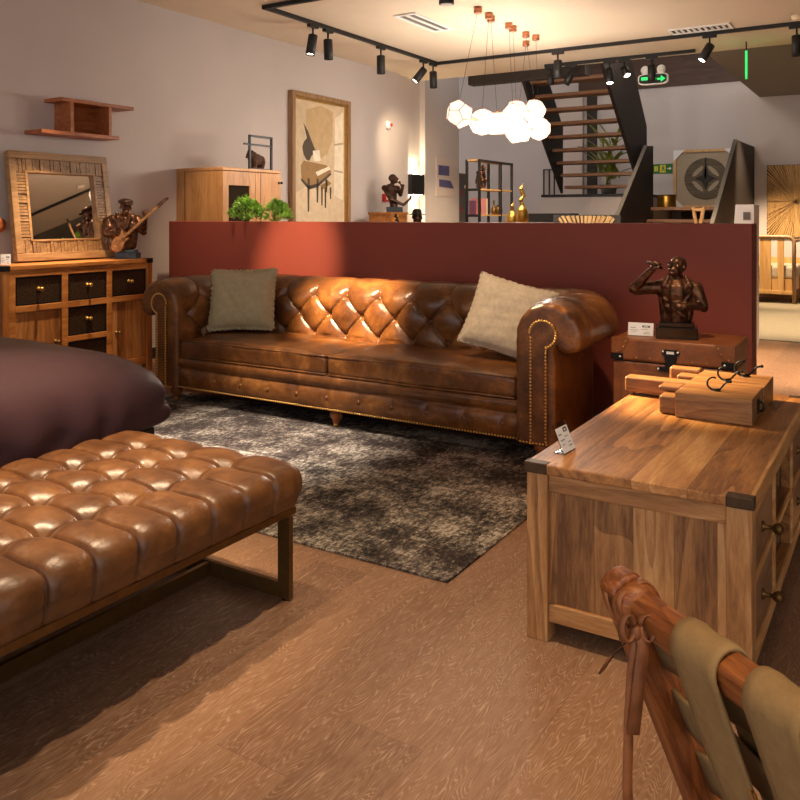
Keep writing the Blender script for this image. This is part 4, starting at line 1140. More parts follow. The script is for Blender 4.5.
# ------------------------------------------------------------------ oak cabinet, frame stand and bear on it
def make_cabinet():
    X0, X1, Y0, Y1, H = -5.395, -4.85, 5.055, 5.81, 1.612
    t = thing('oak_cabinet', 'oak display cabinet with a dark glass door behind the partition', 'cabinet', ((X0 + X1) / 2, (Y0 + Y1) / 2, 0))
    MB().box(X0, X1, Y0, Y1, 1.585, H).build('top', 'oak_z', t, .003)
    MB().box(X0, X1 - .02, Y0 + .004, Y0 + .03, .06, 1.585).box(X0, X1 - .02, Y1 - .03, Y1 - .004, .06, 1.585).build('side_panel', 'oak_z', t)
    m = MB().box(X0 + .10, X0 + .106, Y0 + .001, Y0 + .006, .06, 1.585); m.build('side_groove', 'darkhole', t)
    MB().box(X0, X0 + .02, Y0 + .03, Y1 - .03, .06, 1.585).box(X0 + .02, X1 - .02, Y0 + .03, Y1 - .03, .06, .085).box(X0 + .02, X1 - .06, Y0 + .03, Y1 - .03, .8, .82).build('carcass', 'oak_z', t)
    d = MB(); ya, yb = Y0 + .004, Y0 + .004 + .40
    d.box(X1 - .02, X1, ya, ya + .07, .07, 1.58).box(X1 - .02, X1, yb - .07, yb, .07, 1.58).box(X1 - .02, X1, ya + .07, yb - .07, 1.46, 1.58).box(X1 - .02, X1, ya + .07, yb - .07, .07, .20).box(X1 - .02, X1, ya + .07, yb - .07, 1.10, 1.125)
    do = d.build('door', 'oak_z', t, .002)
    MB().box(X1 - .014, X1 - .009, ya + .07, yb - .07, .20, 1.46).build('glass', 'smoked', do)
    d2 = MB().box(X1 - .02, X1, yb + .004, Y1 - .004, .07, 1.58).build('door', 'oak_z', t, .002)
    MB().box(X1, X1 + .0015, yb + .07, yb + .076, .07, 1.58).build('door_groove', 'darkhole', d2)
    knob_x(MB(), X1, Y1 - .03, 1.50, 1.0).build('knob', 'iron', d2)
    for x in (X0 + .02, X1 - .07):
        for y in (Y0 + .02, Y1 - .07): MB().box(x, x + .05, y, y + .05, 0, .06).build('foot', 'oak_z', t)
make_cabinet()
def make_stand():
    zt = 1.613
    t = thing('display_stand', 'black metal display frame on top of the oak cabinet', 'stand', (-4.92, 5.61, zt))
    y0, y1, x = 5.457, 5.766, -4.92
    z1 = zt + .305; w_ = .009
    m = MB().box(x - w_, x + w_, y0, y0 + .018, zt, z1).box(x - w_, x + w_, y1 - .018, y1, zt, z1).box(x - w_, x + w_, y0, y1, z1 - .018, z1).box(x - w_, x + w_, y0, y1, zt, zt + .012)
    m.build('frame', 'blackpaint', t)
    MB().box(x - w_, x + w_, y0 - .065, y1, zt + .212, zt + .228).build('shelf', 'blackpaint', t)
make_stand()
P = []
bx, by, bz = -4.985, 5.63, 1.6135
t = thing('bear_figurine', 'rough brown bear figurine inside the black display frame on the cabinet', 'figurine', (bx, by, bz))
P = [('e', (0, 0, .095), (.045, .070, .055)), ('e', (0, -.052, .115), (.045, .048, .055)), ('e', (.0, -.09, .130), (.032, .034, .036)), ('c', (.004, -.11, .122), (.006, -.135, .112), .018, .013),
     ('e', (-.022, -.085, .165), (.010, .010, .013)), ('e', (.024, -.085, .165), (.010, .010, .013)), ('e', (0, .062, .085), (.040, .040, .050)), ('c', (0, .09, .10), (0, .105, .085), .012, .007)]
for sx in (-.024, .024):
    for yy in (-.045, .055): P += [('c', (sx, yy, .075), (sx, yy - .004, .018), .026, .018), ('e', (sx, yy - .012, .012), (.018, .024, .0135))]
link('body', blob(P, .005, 2), plain('rough_brown_bark', rgb(74, 46, 30), .8, 0, .5, 30, 1.0, 60), t)

# ------------------------------------------------------------------ leafy plants on top of the partition
def rosette_plant(name, label, c, rx, ry, h, n, seed, group=None):
    rng = random.Random(seed)
    t = thing(name, label, 'plant', c)
    heads = []
    for i in range(n):
        a = rng.random() * 2 * PI; rr = math.sqrt(rng.random()); z = h * (.25 + .62 * (1 - rr ** 2)) + rng.uniform(-.02, .02)
        heads.append(Vector((rx * rr * math.cos(a), ry * rr * math.sin(a), max(.035, z))))
    m = MB(); st = MB()
    for hd in heads:
        up = Vector((hd.x * 3, hd.y * 3, .22)).normalized(); sd = up.orthogonal().normalized(); fw = up.cross(sd)
        st.tube([(hd.x * .2, hd.y * .2, .004), hd * .6, hd], .003, 5)
        for k in range(26):
            el = R(rng.uniform(-10, 88)); az = rng.random() * 2 * PI
            dv = (sd * math.cos(az) + fw * math.sin(az)) * math.cos(el) + up * math.sin(el)
            L = rng.uniform(.038, .060); wd = dv.cross(Vector((rng.random(), rng.random(), rng.random()))).normalized() * .0075
            p0, p1, p2 = hd, hd + dv * L * .6, hd + dv * L
            if p2.z < .004: continue
            m.add([p0 - wd * .4, p0 + wd * .4, p1 + wd, p2, p1 - wd], [(0, 1, 2, 4), (4, 2, 3)])
    m.build('foliage', 'leaf', t, local=True, fix=False); st.build('stem', 'leaf', t, local=True)
    return t
rosette_plant('potted_greenery', 'bright green bushy plant on the partition top, the rounder left clump', (-4.39, 4.835, 1.1585), .135, .085, .185, 34, 3)
rosette_plant('potted_greenery', 'bright green leafy plant on the partition top, the lower right clump', (-4.10, 4.835, 1.1585), .115, .085, .150, 30, 5)

# ------------------------------------------------------------------ piano painting
def make_painting():
    X, Y0, Y1, Z0, Z1 = -5.398, 6.575, 7.615, .93, 2.495
    t = thing('framed_painting', 'framed sepia painting of a grand piano on the left wall', 'painting', (X, (Y0 + Y1) / 2, Z0))
    fw = .052
    m = MB()
    for a in ((Y0, Y0 + fw, Z0, Z1), (Y1 - fw, Y1, Z0, Z1), (Y0 + fw, Y1 - fw, Z0, Z0 + fw), (Y0 + fw, Y1 - fw, Z1 - fw, Z1)): m.box(X, X + .065, *a)
    m.build('frame', 'oak_frame', t, .006)
    m = MB(); g = fw + .022
    for a in ((Y0 + fw, Y0 + g, Z0 + fw, Z1 - fw), (Y1 - g, Y1 - fw, Z0 + fw, Z1 - fw), (Y0 + g, Y1 - g, Z0 + fw, Z0 + g), (Y0 + g, Y1 - g, Z1 - g, Z1 - fw)): m.box(X, X + .042, *a)
    m.build('inner_liner', 'brass', t)
    cv = MB().box(X, X + .022, Y0 + g, Y1 - g, Z0 + g, Z1 - g).build('picture_canvas', 'art_ground', t)
    xs = X + .022
    def patch(name, mat, poly, lay=1):
        # poly in unit picture space (0..1 from left, 0..1 from the bottom)
        W_, H_ = (Y1 - Y0 - 2 * g), (Z1 - Z0 - 2 * g)
        pts = [(Y0 + g + a * W_, Z0 + g + b_ * H_) for a, b_ in poly]
        MB().px(pts, xs - .001, xs + .0012 * lay).build(name, mat, cv)
    patch('painted_wall', 'art_wall', [(0, .30), (.22, .36), (.22, .93), (0, 1)])
    patch('painted_drape', 'art_drape', [(.22, .93), (.20, .80), (.30, .68), (.40, .60), (.52, .58), (.64, .62), (.74, .72), (.76, .95), (.50, .98)])
    patch('painted_window', 'art_window', [(.78, .30), (.97, .26), (.97, .96), (.80, .90)])
    patch('painted_mullion', 'art_grey', [(.78, .70), (.97, .72), (.97, .705), (.78, .685)], 2)
    patch('painted_mullion', 'art_grey', [(.78, .50), (.97, .49), (.97, .475), (.78, .485)], 2)
    patch('painted_floor', 'art_floor', [(0, 0), (1, 0), (1, .24), (.78, .30), (.22, .36), (0, .30)])
    patch('painted_lid', 'art_dark', [(.17, .83), (.26, .77), (.33, .70), (.42, .62), (.50, .57), (.42, .58), (.34, .60), (.28, .55), (.22, .56), (.17, .60), (.15, .65), (.18, .69), (.24, .72)], 2)
    patch('painted_piano', 'art_mid', [(.12, .51), (.18, .55), (.38, .54), (.62, .53), (.72, .48), (.44, .38), (.27, .36), (.14, .42)], 3)
    patch('painted_case_shadow', 'art_dark', [(.13, .42), (.27, .365), (.44, .385), (.70, .475), (.72, .46), (.45, .36), (.27, .335), (.13, .40)], 4)
    patch('painted_keyboard', 'art_light', [(.40, .47), (.66, .52), (.70, .50), (.44, .44)], 4)
    for a in (.245, .42, .60): patch('painted_leg', 'art_dark', [(a, .42), (a + .042, .42), (a + .030, .17 if a < .3 else .24 if a < .5 else .32), (a + .008, .17 if a < .3 else .24 if a < .5 else .32)], 4)
    patch('painted_stool', 'art_mid', [(.50, .37), (.66, .41), (.72, .39), (.56, .345)], 4)
    for a, z in ((.515, .22), (.585, .20), (.69, .27)): patch('painted_leg', 'art_dark', [(a, .36), (a + .030, .36), (a + .024, z), (a + .004, z)], 4)
    patch('painted_music', 'art_light', [(.36, .55), (.50, .56), (.48, .64), (.35, .63)], 4)
for n_, c in (('art_ground', (214, 192, 156)), ('art_wall', (204, 184, 152)), ('art_drape', (194, 166, 124)), ('art_window', (236, 222, 196)), ('art_grey', (190, 170, 142)), ('art_floor', (222, 200, 166)), ('art_dark', (84, 72, 60)), ('art_mid', (158, 124, 80)), ('art_light', (240, 230, 210))):
    M[n_] = plain(n_ + '_paint', rgb(*c), .7, 0, .08, 14)
M['oak_frame'] = wood('oiled_frame_wood', rgb(118, 88, 58), rgb(150, 116, 80), rgb(176, 142, 104), 'z', 1, rough=.4)
make_painting()

# ------------------------------------------------------------------ wall devices
t = thing('fire_alarm', 'small white alarm sounder with a red lens high on the left wall', 'alarm', (-5.4, 8.47, 2.315))
Mx = Matrix(((0, 0, 1), (0, 1, 0), (-1, 0, 0)))
MB().lathe([(.052, 0), (.052, .02), (.040, .045), (.02, .05)], (-5.4, 8.47, 2.315), 18, Mx).build('housing', 'white', t)
MB().lathe([(.022, .03), (.022, .062), (.012, .07)], (-5.4, 8.485, 2.315), 12, Mx).build('lens', 'red', t)
t = thing('fire_call_point', 'red fire alarm call point on the wall beside the singer bust', 'alarm', (-5.4, 8.40, 1.43))
MB().box(-5.4, -5.36, 8.36, 8.47, 1.375, 1.470).build('box', 'red', t, .004)
MB().box(-5.36, -5.357, 8.40, 8.43, 1.40, 1.44).build('press_plate', 'white', t)
# sconce in its niche
t = thing('wall_sconce', 'black box wall lamp throwing light up and down in a niche', 'wall lamp', (-5.55, 9.22, 1.6))
MB().box(-5.479, -5.395, 9.06, 9.385, 1.478, 1.742).build('housing', 'blackpaint', t, .003)
MB().box(-5.465, -5.41, 9.10, 9.355, 1.742, 1.745).build('lens', 'lens', t)
MB().box(-5.465, -5.41, 9.10, 9.355, 1.475, 1.478).build('lens', 'lens', t)
# notice board with two blue sheets
t = thing('notice_board', 'pale notice panel with two blue printed sheets on the white pillar', 'notice', (-5.4, 10.0, 1.47))
MB().box(-5.399, -5.392, 9.70, 10.33, 1.47, 2.0).build('panel', 'pinkwhite', t)
MB().box(-5.392, -5.390, 9.76, 10.07, 1.757, 1.893).build('printed_sheet', 'papery', t)
m = MB().prism([(9.78, 1.60), (10.20, 1.585), (10.10, 1.69), (9.78, 1.70)], lambda p: (-5.392, p[0], p[1]), lambda p: (-5.386, p[0], p[1])); m.build('printed_sheet', 'papery', t)
t = thing('grey_locker', 'narrow grey metal hydrant cabinet behind the white pillar', 'cabinet', (-5.55, 10.62, 0))
MB().box(-5.75, -5.50, 10.45, 10.82, 0, 1.78).build('body', 'grey_metal', t, .004)
MB().box(-5.77, -5.48, 10.43, 10.84, 1.78, 1.82).build('cornice', 'grey_metal', t, .004)
MB().box(-5.50, -5.492, 10.49, 10.78, .1, 1.72).build('door', 'grey_metal', t)
MB().box(-5.492, -5.490, 10.60, 10.66, 1.5, 1.58).box(-5.492, -5.490, 10.60, 10.66, 1.25, 1.33).build('red_marking', 'red', t)

# ------------------------------------------------------------------ singer bust on a wooden chest, things beside it
t = thing('wooden_chest', 'tall orange brown wooden chest under the singer bust behind the partition', 'chest', (-5.1, 7.85, 0))
MB().box(-5.17, -4.90, 7.74, 8.12, .05, 1.215).build('body', 'dress_y', t, .004)
MB().box(-5.18, -4.885, 7.725, 8.135, 1.215, 1.243).build('top', 'dress_y', t, .004)
for y in (7.76, 8.05):
    for x in (-5.16, -4.96): MB().box(x, x + .05, y, y + .05, 0, .05).build('foot', 'dress_y', t)
t = thing('bronze_bust', 'dark bronze bust of a singer with a microphone on the wooden chest', 'statue', (-5.02, 8.03, 1.2435), R(31.6))
P = [('c', (0, 0, .06), (-.015, 0, .14), .045, .045), ('c', (-.015, 0, .14), (-.04, 0, .26), .05, .075), ('c', (-.11, 0, .28), (.04, 0, .275), .038, .034), ('c', (-.03, 0, .28), (-.02, -.005, .34), .026, .024),
     ('c', (.04, 0, .275), (.075, -.05, .20), .030, .024), ('c', (.075, -.05, .20), (.095, -.08, .275), .024, .018),
     ('c', (-.11, 0, .28), (-.04, -.06, .15), .032, .024), ('c', (-.04, -.06, .15), (.11, -.04, .085), .024, .018), ('c', (.11, -.04, .085), (.185, -.04, .155), .018, .014)]
P += head_prims((-.012, -.01, .385), .115, R(70), R(-10)) + hand_prims((.10, -.085, .29), (0, -.2, 1), (1, 0, 0), .08, 1.2) + hand_prims((.19, -.04, .165), (.3, 0, 1), (0, 1, 0), .08, .4)
link('body', blob(P, .005, 2), 'bronze_dark', t)
MB().tube([(.092, -.088, .285), (.068, -.075, .330)], .008, 8).ell((.062, -.072, .342), (.017,) * 3, 10).build('microphone', 'bronze', t, local=True)
MB().box(-.09, .10, -.06, .06, 0, .062).build('plinth', 'black_lacquer', t, .003, local=True)
# guitar stood up in front of the chest
t = thing('guitar', 'dark guitar propped against the chest, only its headstock showing', 'guitar', (-4.72, 7.55, 0))
a0, a1 = Vector((-4.62, 8.05, .02)), Vector((-4.82, 7.66, 1.255))
dv = (a1 - a0).normalized(); sdv = dv.cross(Vector((1, .3, 0))).normalized(); nv = sdv.cross(dv)
pf = []
for k in range(28):
    a = 2 * PI * k / 28; rr = .16 + .035 * math.cos(2 * a) ; pf.append((rr * math.cos(a) * 1.15 * (.85 if math.cos(a) > 0 else 1), rr * math.sin(a)))
MB().prism(pf, lambda p: a0 + dv * (.24 + p[0]) + sdv * p[1] - nv * .03, lambda p: a0 + dv * (.24 + p[0]) + sdv * p[1] + nv * .03).build('body', 'bronze_dark', t, .006)
MB().bar(a0 + dv * .36 + nv * .034, a0 + dv * 1.12 + nv * .034, .045, .02, tuple(nv)).build('neck', 'iron', t, .003)
hs = [(1.10, -.028), (1.13, -.042), (1.26, -.045), (1.27, .02), (1.13, .042), (1.10, .028)]
MB().prism(hs, lambda p: a0 + dv * p[0] + sdv * p[1] + nv * .022, lambda p: a0 + dv * p[0] + sdv * p[1] + nv * .038).build('headstock', 'iron', t, .002)
pg = MB()
for k in range(3):
    for e in (-1, 1): pg.ell(a0 + dv * (1.14 + .045 * k) + sdv * (e * .054) + nv * .03, (.012, .012, .012), 8)
pg.build('tuning_pegs', 'brass', t)
# dark helmeted head on a column
t = thing('hatted_bust', 'dark bronze head wearing a brimmed hat at the foot of the lit niche', 'statue', (-4.85, 8.265, 0))
MB().box(-4.95, -4.75, 8.17, 8.36, 0, 1.06).build('column', 'darkhole', t, .004)
P = head_prims((0, 0, 1.185), .15, R(60), 0) + [('c', (0, .01, 1.065), (0, 0, 1.15), .07, .045)]
me = blob(P, .006, 2); me.transform(Matrix.Translation((0, 0, 0))); link('head', me, 'bronze_dark', t)
MB().lathe([(.095, 1.215), (.10, 1.222), (.058, 1.23), (.055, 1.265), (.03, 1.285)], (0, 0, 0), 18).build('hat', 'iron', t, local=True)

# ------------------------------------------------------------------ black display rack and its contents
XA, XB_, YA, YB_ = -4.64, -4.44, 9.09, 10.09
t = thing('display_rack', 'black metal open rack with pale wooden shelves beside the stairs', 'shelf', ((XA + XB_) / 2, (YA + YB_) / 2, 0))
for x in (XA, XB_ - .028):
    for y in (YA, YA + .62, YB_ - .028): MB().box(x, x + .028, y, y + .028, 0, 1.9).build('post', 'blackpaint', t)
for z in (.35, .80, 1.20, 1.52, 1.882):
    MB().box(XA + .004, XB_ - .004, YA + .004, YB_ - .004, z, z + .018).build('shelf', 'oak_light', t)
    m = MB().box(XB_ - .006, XB_ + .002, YA, YB_, z - .014, z + .018) if z > 1.85 else MB().box(XA, XB_, YA - .003, YA + .004, z - .012, z + .020)
    m.build('edge_bar', 'blackpaint', t)
# thinker figure
t = thing('thinker_figurine', 'bronze crouching figurine on the upper shelf of the black rack', 'figurine', (-4.53, 9.27, 1.5395))
P = [('e', (0, 0, .03), (.05, .05, .03)), ('c', (0, .03, .09), (0, -.01, .19), .038, .048), ('c', (-.05, -.01, .20), (.05, -.01, .20), .024, .024), ('c', (0, -.02, .21), (0, -.05, .235), .016, .016),
     ('c', (-.03, .02, .08), (-.03, -.07, .10), .026, .022), ('c', (-.03, -.07, .10), (-.03, -.05, .02), .02, .014), ('c', (.03, .02, .08), (.03, -.07, .11), .026, .022), ('c', (.03, -.07, .11), (.03, -.05, .02), .02, .014),
     ('c', (.05, -.01, .20), (.03, -.06, .13), .018, .014), ('c', (.03, -.06, .13), (.0, -.075, .215), .014, .011), ('c', (-.05, -.01, .20), (-.03, -.07, .13), .018, .013)] + head_prims((0, -.06, .262), .075, 0, R(20))
link('body', blob(P, .005, 1), 'bronze', t); t.rotation_euler = (0, 0, R(75))
# ornament bowl on the upper shelf
t = thing('ornament', 'small cream stone ornament at the end of the upper rack shelf', 'ornament', (-4.575, 9.16, 1.539))
MB().lathe([(.02, 0), (.03, .02), (.028, .04), (.015, .055)], (-4.66, 9.17, 1.539), 14).build('body', 'cream', t)
# books and boxes on the lower shelf
zl = 1.2185
t = thing('gift_box', 'dusky purple patterned box at the left of the lower rack shelf', 'box', (-4.565, 9.14, zl)); MB().box(-4.61, -4.52, 9.13, 9.155, zl, zl + .175).build('box', 'purple', t, .002)
def book(label, y, w_, h_, mat, page=True):
    t = thing('book', label, 'book', (-4.52, y, zl), 0, 'books upright on the lower rack shelf')
    MB().box(-4.60, -4.455, y, y + .004, zl, zl + h_).box(-4.60, -4.455, y + w_ - .004, y + w_, zl, zl + h_).box(-4.459, -4.455, y, y + w_, zl, zl + h_).build('cover', mat, t)
    MB().box(-4.598, -4.462, y + .004, y + w_ - .004, zl + .004, zl + h_ - .004).build('pages', 'cream', t)
book('pink book standing upright, the thick leftmost of the rack books', 9.16, .075, .20, 'pink')
book('pink book standing upright, the middle one of the rack books', 9.237, .06, .20, 'pink')
book('cream book standing upright at the right of the pink rack books', 9.299, .045, .20, 'cream')
t = thing('vase', 'tall brown vase behind the books on the lower rack shelf', 'vase', (-4.57, 9.46, zl))
MB().lathe([(.025, 0), (.045, .05), (.050, .10), (.03, .15), (.014, .175), (.018, .19)], (-4.57, 9.46, zl), 16).build('body', 'bronze', t)
t = thing('vase', 'small narrow necked bronze vase on the lower rack shelf', 'vase', (-4.50, 9.62, zl))
MB().lathe([(.022, 0), (.042, .04), (.038, .075), (.010, .11), (.010, .17), (.016, .18)], (-4.50, 9.62, zl), 16).build('body', 'brass_dark', t)
t = thing('vase', 'squat round bronze vase at the right of the lower rack shelf', 'vase', (-4.52, 9.80, zl))
MB().lathe([(.03, 0), (.055, .04), (.050, .085), (.02, .11), (.025, .125)], (-4.52, 9.80, zl), 16).build('body', 'brass_dark', t)

# ------------------------------------------------------------------ gold cranes
def crane(label, loc, s, neck):
    t = thing('crane_statue', label, 'statue', loc, R(30), 'gold bird statues behind the partition')
    z = 1.10 * s
    body = [('e', (0, 0, z), (.060, .075, .13), (R(12), 0, 0)), ('e', (0, .02, z - .13), (.085, .085, .10)), ('c', (0, .05, z - .12), (0, .13, z - .26), .05, .02)]
    pts = [Vector((0, -.02, z + .08))] + [Vector(p) for p in neck]
    for a, b_ in zip(pts, pts[1:]): body.append(('c', a, b_, .020, .014))
    hd = pts[-1]; body += [('e', hd, (.018, .024, .018)), ('c', hd, hd + Vector((.02, -.0, .055)), .010, .004)]
    for sx in (-.03, .03): body.append(('c', (sx, .02, z - .18), (sx, .02, .02), .013, .012))
    link('body', blob(body, .007, 2), 'gold', t)
    MB().lathe([(.10, 0), (.10, .015), (.08, .025)], (0, .02, 0), 20).build('base', 'gold', t, local=True)
crane('taller gold bird statue with a raised curved neck behind the partition', (-3.00, 7.02, 0), 1.07, [(.0, -.03, 1.30), (-.015, -.03, 1.345), (.012, -.02, 1.385), (.0, -.02, 1.42), (-.012, -.02, 1.45)])
crane('shorter gold bird statue beside the taller one behind the partition', (-3.27, 7.40, 0), 1.02, [(-.01, -.02, 1.22), (.005, -.02, 1.26), (.0, -.03, 1.295)])

# ------------------------------------------------------------------ staircase
def make_stairs():
    t = thing('staircase', 'open riser wooden staircase with dark solid side panels behind the partition', 'staircase', (-3.1, 11.3, 0))
    for k in range(9):
        y, z = 11.36 - .158 * k, 1.59 + .166 * k
        MB().box(-4.15, -3.12, y - .12, y + .13, z, z + .042).build('tread', 'stair_wood', t, .003)
    # upper flight panels
    MB().px([(11.19, 1.52), (11.19, 2.46), (10.79, 2.89), (9.95, 3.76), (9.55, 3.76), (9.55, 3.20), (10.05, 2.62)], -4.19, -4.15).build('side_panel', 'dark_panel', t, .003)
    MB().px([(11.60, 1.32), (11.60, 2.46), (11.18, 2.91), (10.30, 3.80), (9.55, 3.80), (9.55, 3.12)], -3.12, -3.075).build('side_panel', 'dark_panel', t, .003)
    # lower flight
    for k in range(8):
        y, z = 9.95 + .205 * k, .165 * (k + 1)
        MB().box(-2.96, -1.97, y - .02, y + .26, z - .042, z).build('tread', 'stair_wood', t, .003)
    MB().px([(8.45, 0), (8.45, .16), (9.82, 1.13), (11.22, 2.15), (11.52, 2.17), (11.52, 0)], -3.01, -2.965).build('side_panel', 'dark_panel', t, .003)
    MB().px([(8.75, 0), (8.75, .06), (10.25, 1.13), (11.80, 2.226), (13.29, 2.24), (13.29, 1.0), (11.8, 1.0), (11.4, 0)], -1.965, -1.92).build('side_panel', 'dark_panel', t, .003)
    for x, pts in ((-2.99, ((8.45, .16), (9.82, 1.13), (11.22, 2.15))), (-1.945, ((8.75, .06), (10.25, 1.13), (11.80, 2.226)))):
        m = MB()
        for a, b_ in zip(pts, pts[1:]): m.bar((x, a[0], a[1] + .008), (x, b_[0], b_[1] + .008), .047, .008)
        m.build('handrail', 'grey_metal', t)
    # landing of the lower flight
    MB().box(-3.135, -1.97, 11.62, 13.29, 1.275, 1.32).build('landing_board', 'stair_wood', t, .003)
    MB().box(-2.9, -2.05, 12.9, 13.2, 0, 1.27).build('landing_support', 'darkhole', t)
make_stairs()
# pictures and pot on the landing
t = thing('framed_artwork', 'square framed artwork with a carved wooden disc leaning on the stair landing', 'artwork', (-2.50, 13.1, 1.321))
X0, X1, Z0, Z1 = -3.05, -2.14, 1.3215, 2.215
m = MB().box(X0, X1, 13.05, 13.11, Z0, Z0 + .04).box(X0, X1, 13.05, 13.11, Z1 - .04, Z1).box(X0, X0 + .04, 13.05, 13.11, Z0 + .04, Z1 - .04).box(X1 - .04, X1, 13.05, 13.11, Z0 + .04, Z1 - .04); m.build('frame', 'oak_light', t, .003)
MB().box(X0 + .04, X1 - .04, 13.085, 13.10, Z0 + .04, Z1 - .04).build('linen_backing', 'linen_board', t)
for sx, sz in ((0, 0), (0, 1), (1, 1), (1, 0)):
    cx, cz = (X0, X1)[sx], (Z0, Z1)[sz]; ax, az = (1, -1)[sx], (1, -1)[sz]
    MB().py([(cx, cz), (cx + ax * .17, cz), (cx, cz + az * .17)], 13.042, 13.050).build('corner_protector', 'white', t)
def ringpoly(cx, cz, r, n=40): return [(cx + r * math.cos(2 * PI * k / n), cz + r * math.sin(2 * PI * k / n)) for k in range(n)]
dc = ((X0 + X1) / 2 + .02, (Z0 + Z1) / 2)
dd = MB().py(ringpoly(*dc, .315), 13.055, 13.086).build('carved_disc', 'disc', t, .006)
m = MB()
for k in range(4):
    a = PI / 4 + PI / 2 * k; c = Vector((dc[0] + .16 * math.cos(a), dc[1] + .16 * math.sin(a))); tx = Vector((-math.sin(a), math.cos(a))); rx = Vector((math.cos(a), math.sin(a)))
    m.py([tuple(c + tx * (.11 * math.cos(b_)) + rx * (.032 * math.sin(b_))) for b_ in [2 * PI * q / 16 for q in range(16)]], 13.046, 13.056)
m.build('petal', 'linen_board', dd)
m = MB().py([(dc[0], dc[1] + .19), (dc[0] + .05, dc[1] + .05), (dc[0] + .15, dc[1]), (dc[0] + .05, dc[1] - .05), (dc[0], dc[1] - .17), (dc[0] - .05, dc[1] - .05), (dc[0] - .15, dc[1]), (dc[0] - .05, dc[1] + .05)], 13.046, 13.056); m.box(dc[0] - .012, dc[0] + .012, 13.046, 13.056, dc[1], dc[1] + .32)
m.build('dark_inlay', 'darkhole', dd)
m = MB()
for r_ in (.235, .27, .30): m.tube([(dc[0] + r_ * math.cos(a), 13.054, dc[1] + r_ * math.sin(a)) for a in np.linspace(0, 2 * PI, 49)], .006, 6, False)
m.build('carved_ring', 'disc', dd)
t = thing('metal_drum', 'round brushed gold drum stool on the stair landing', 'drum', (-2.985, 12.35, 1.321))
MB().lathe([(.128, 1.321), (.132, 1.33), (.132, 1.50), (.128, 1.512), (.0, 1.512)], (-2.985, 12.35, 0), 28).build('shell', 'gold', t)
MB().lathe([(.134, 1.49), (.136, 1.50), (.134, 1.512)], (-2.985, 12.35, 0), 28).build('rim', 'brass_dark', t)
t = thing('exit_sign', 'green exit sign with running man and arrow on the far wall', 'sign', (-3.27, 13.3, 1.95))
MB().box(-3.42, -3.12, 13.285, 13.299, 1.876, 2.027).build('panel', 'green_paint', t)
m = MB().box(-3.315, -3.225, 13.281, 13.285, 1.89, 2.013); m.build('yellow_field', 'yellow', t)
m = MB(); yy0, yy1 = 13.277, 13.281
m.py(ringpoly(-3.262, 1.995, .010, 10), yy0, yy1); m.py([(-3.285, 1.975), (-3.255, 1.982), (-3.250, 1.95), (-3.235, 1.92), (-3.245, 1.915), (-3.265, 1.945), (-3.285, 1.91), (-3.295, 1.915), (-3.275, 1.95)], yy0, yy1)
m.build('running_man', 'green_paint', t)
m = MB().py([(-3.20, 1.945), (-3.165, 1.945), (-3.165, 1.925), (-3.135, 1.952), (-3.165, 1.979), (-3.165, 1.959), (-3.20, 1.959)], yy0, yy1); m.build('arrow', 'white', t)
m = MB().box(-3.40, -3.375, 13.281, 13.285, 1.91, 1.995).box(-3.37, -3.345, 13.281, 13.285, 1.91, 1.995); m.build('characters', 'yellow', t)

# ------------------------------------------------------------------ potted palm behind the stairs
def strap_leaf(m, base, az, L, lift, w_):
    rows = []
    for k in range(9):
        u = k / 8; r_ = L * u * (.35 + .5 * u); z = L * (lift * u - .55 * u * u * (1 - lift * .5))
        c = base + Vector((math.cos(az) * r_, math.sin(az) * r_, z)); sd = Vector((-math.sin(az), math.cos(az), 0)) * w_ * math.sin(PI * min(1, u * .92 + .06)) ** .8
        rows.append([c - sd, c + Vector((0, 0, -.01)), c + sd])
    m.grid(rows)
t = thing('potted_palm', 'tall yellow green leafy plant in a pot behind the stair treads', 'plant', (-3.9, 12.5, 1.516))
rng = random.Random(9)
MB().lathe([(.10, 1.516), (.13, 1.66), (.135, 1.68), (.12, 1.68), (.11, 1.66)], (-3.9, 12.5, 0), 20).build('pot', 'grey_metal', t)
m = MB()
for k in range(5): m.tube([(-3.9 + rng.uniform(-.05, .05), 12.5 + rng.uniform(-.05, .05), 1.65), (-3.9 + rng.uniform(-.14, .14), 12.5 + rng.uniform(-.1, .1), 2.0 + .09 * k)], .010, 6)
m.build('stem', 'leaf_dark', t)
m = MB()
for k in range(46):
    b_ = Vector((-3.9 + rng.uniform(-.14, .14), 12.5 + rng.uniform(-.1, .1), rng.uniform(1.72, 2.30)))
    strap_leaf(m, b_, rng.random() * 2 * PI, rng.uniform(.26, .46), rng.uniform(.7, 1.3), rng.uniform(.028, .046))
m.build('foliage', 'leaf_dark', t, fix=False)

# ------------------------------------------------------------------ sunburst panels
def sunburst(m, X0, X1, Z0, Z1, y, c, n, rng, thick=.010):
    corners_ = []
    for k in range(n):
        a = 2 * PI * k / n + rng.uniform(-.2, .2) / n; dv = Vector((math.cos(a), math.sin(a)))
        tx = ((X1 - c[0]) / dv.x if dv.x > 1e-6 else (X0 - c[0]) / dv.x if dv.x < -1e-6 else 9); tz = ((Z1 - c[1]) / dv.y if dv.y > 1e-6 else (Z0 - c[1]) / dv.y if dv.y < -1e-6 else 9)
        L = min(tx, tz) * (.985 + rng.random() * .015); sd = Vector((-dv.y, dv.x)); w1 = L * PI / n * rng.uniform(.55, 1.05); r0 = .006 + rng.random() * .05
        C = Vector(c)
        p = [C + dv * r0 - sd * (r0 * PI / n), C + dv * r0 + sd * (r0 * PI / n), C + dv * L + sd * w1, C + dv * L - sd * w1]
        p = [(min(X1, max(X0, q.x)), min(Z1, max(Z0, q.y))) for q in p]
        th = thick * rng.uniform(.5, 1.3)
        m.py(p, y - th, y)
rng = random.Random(12)
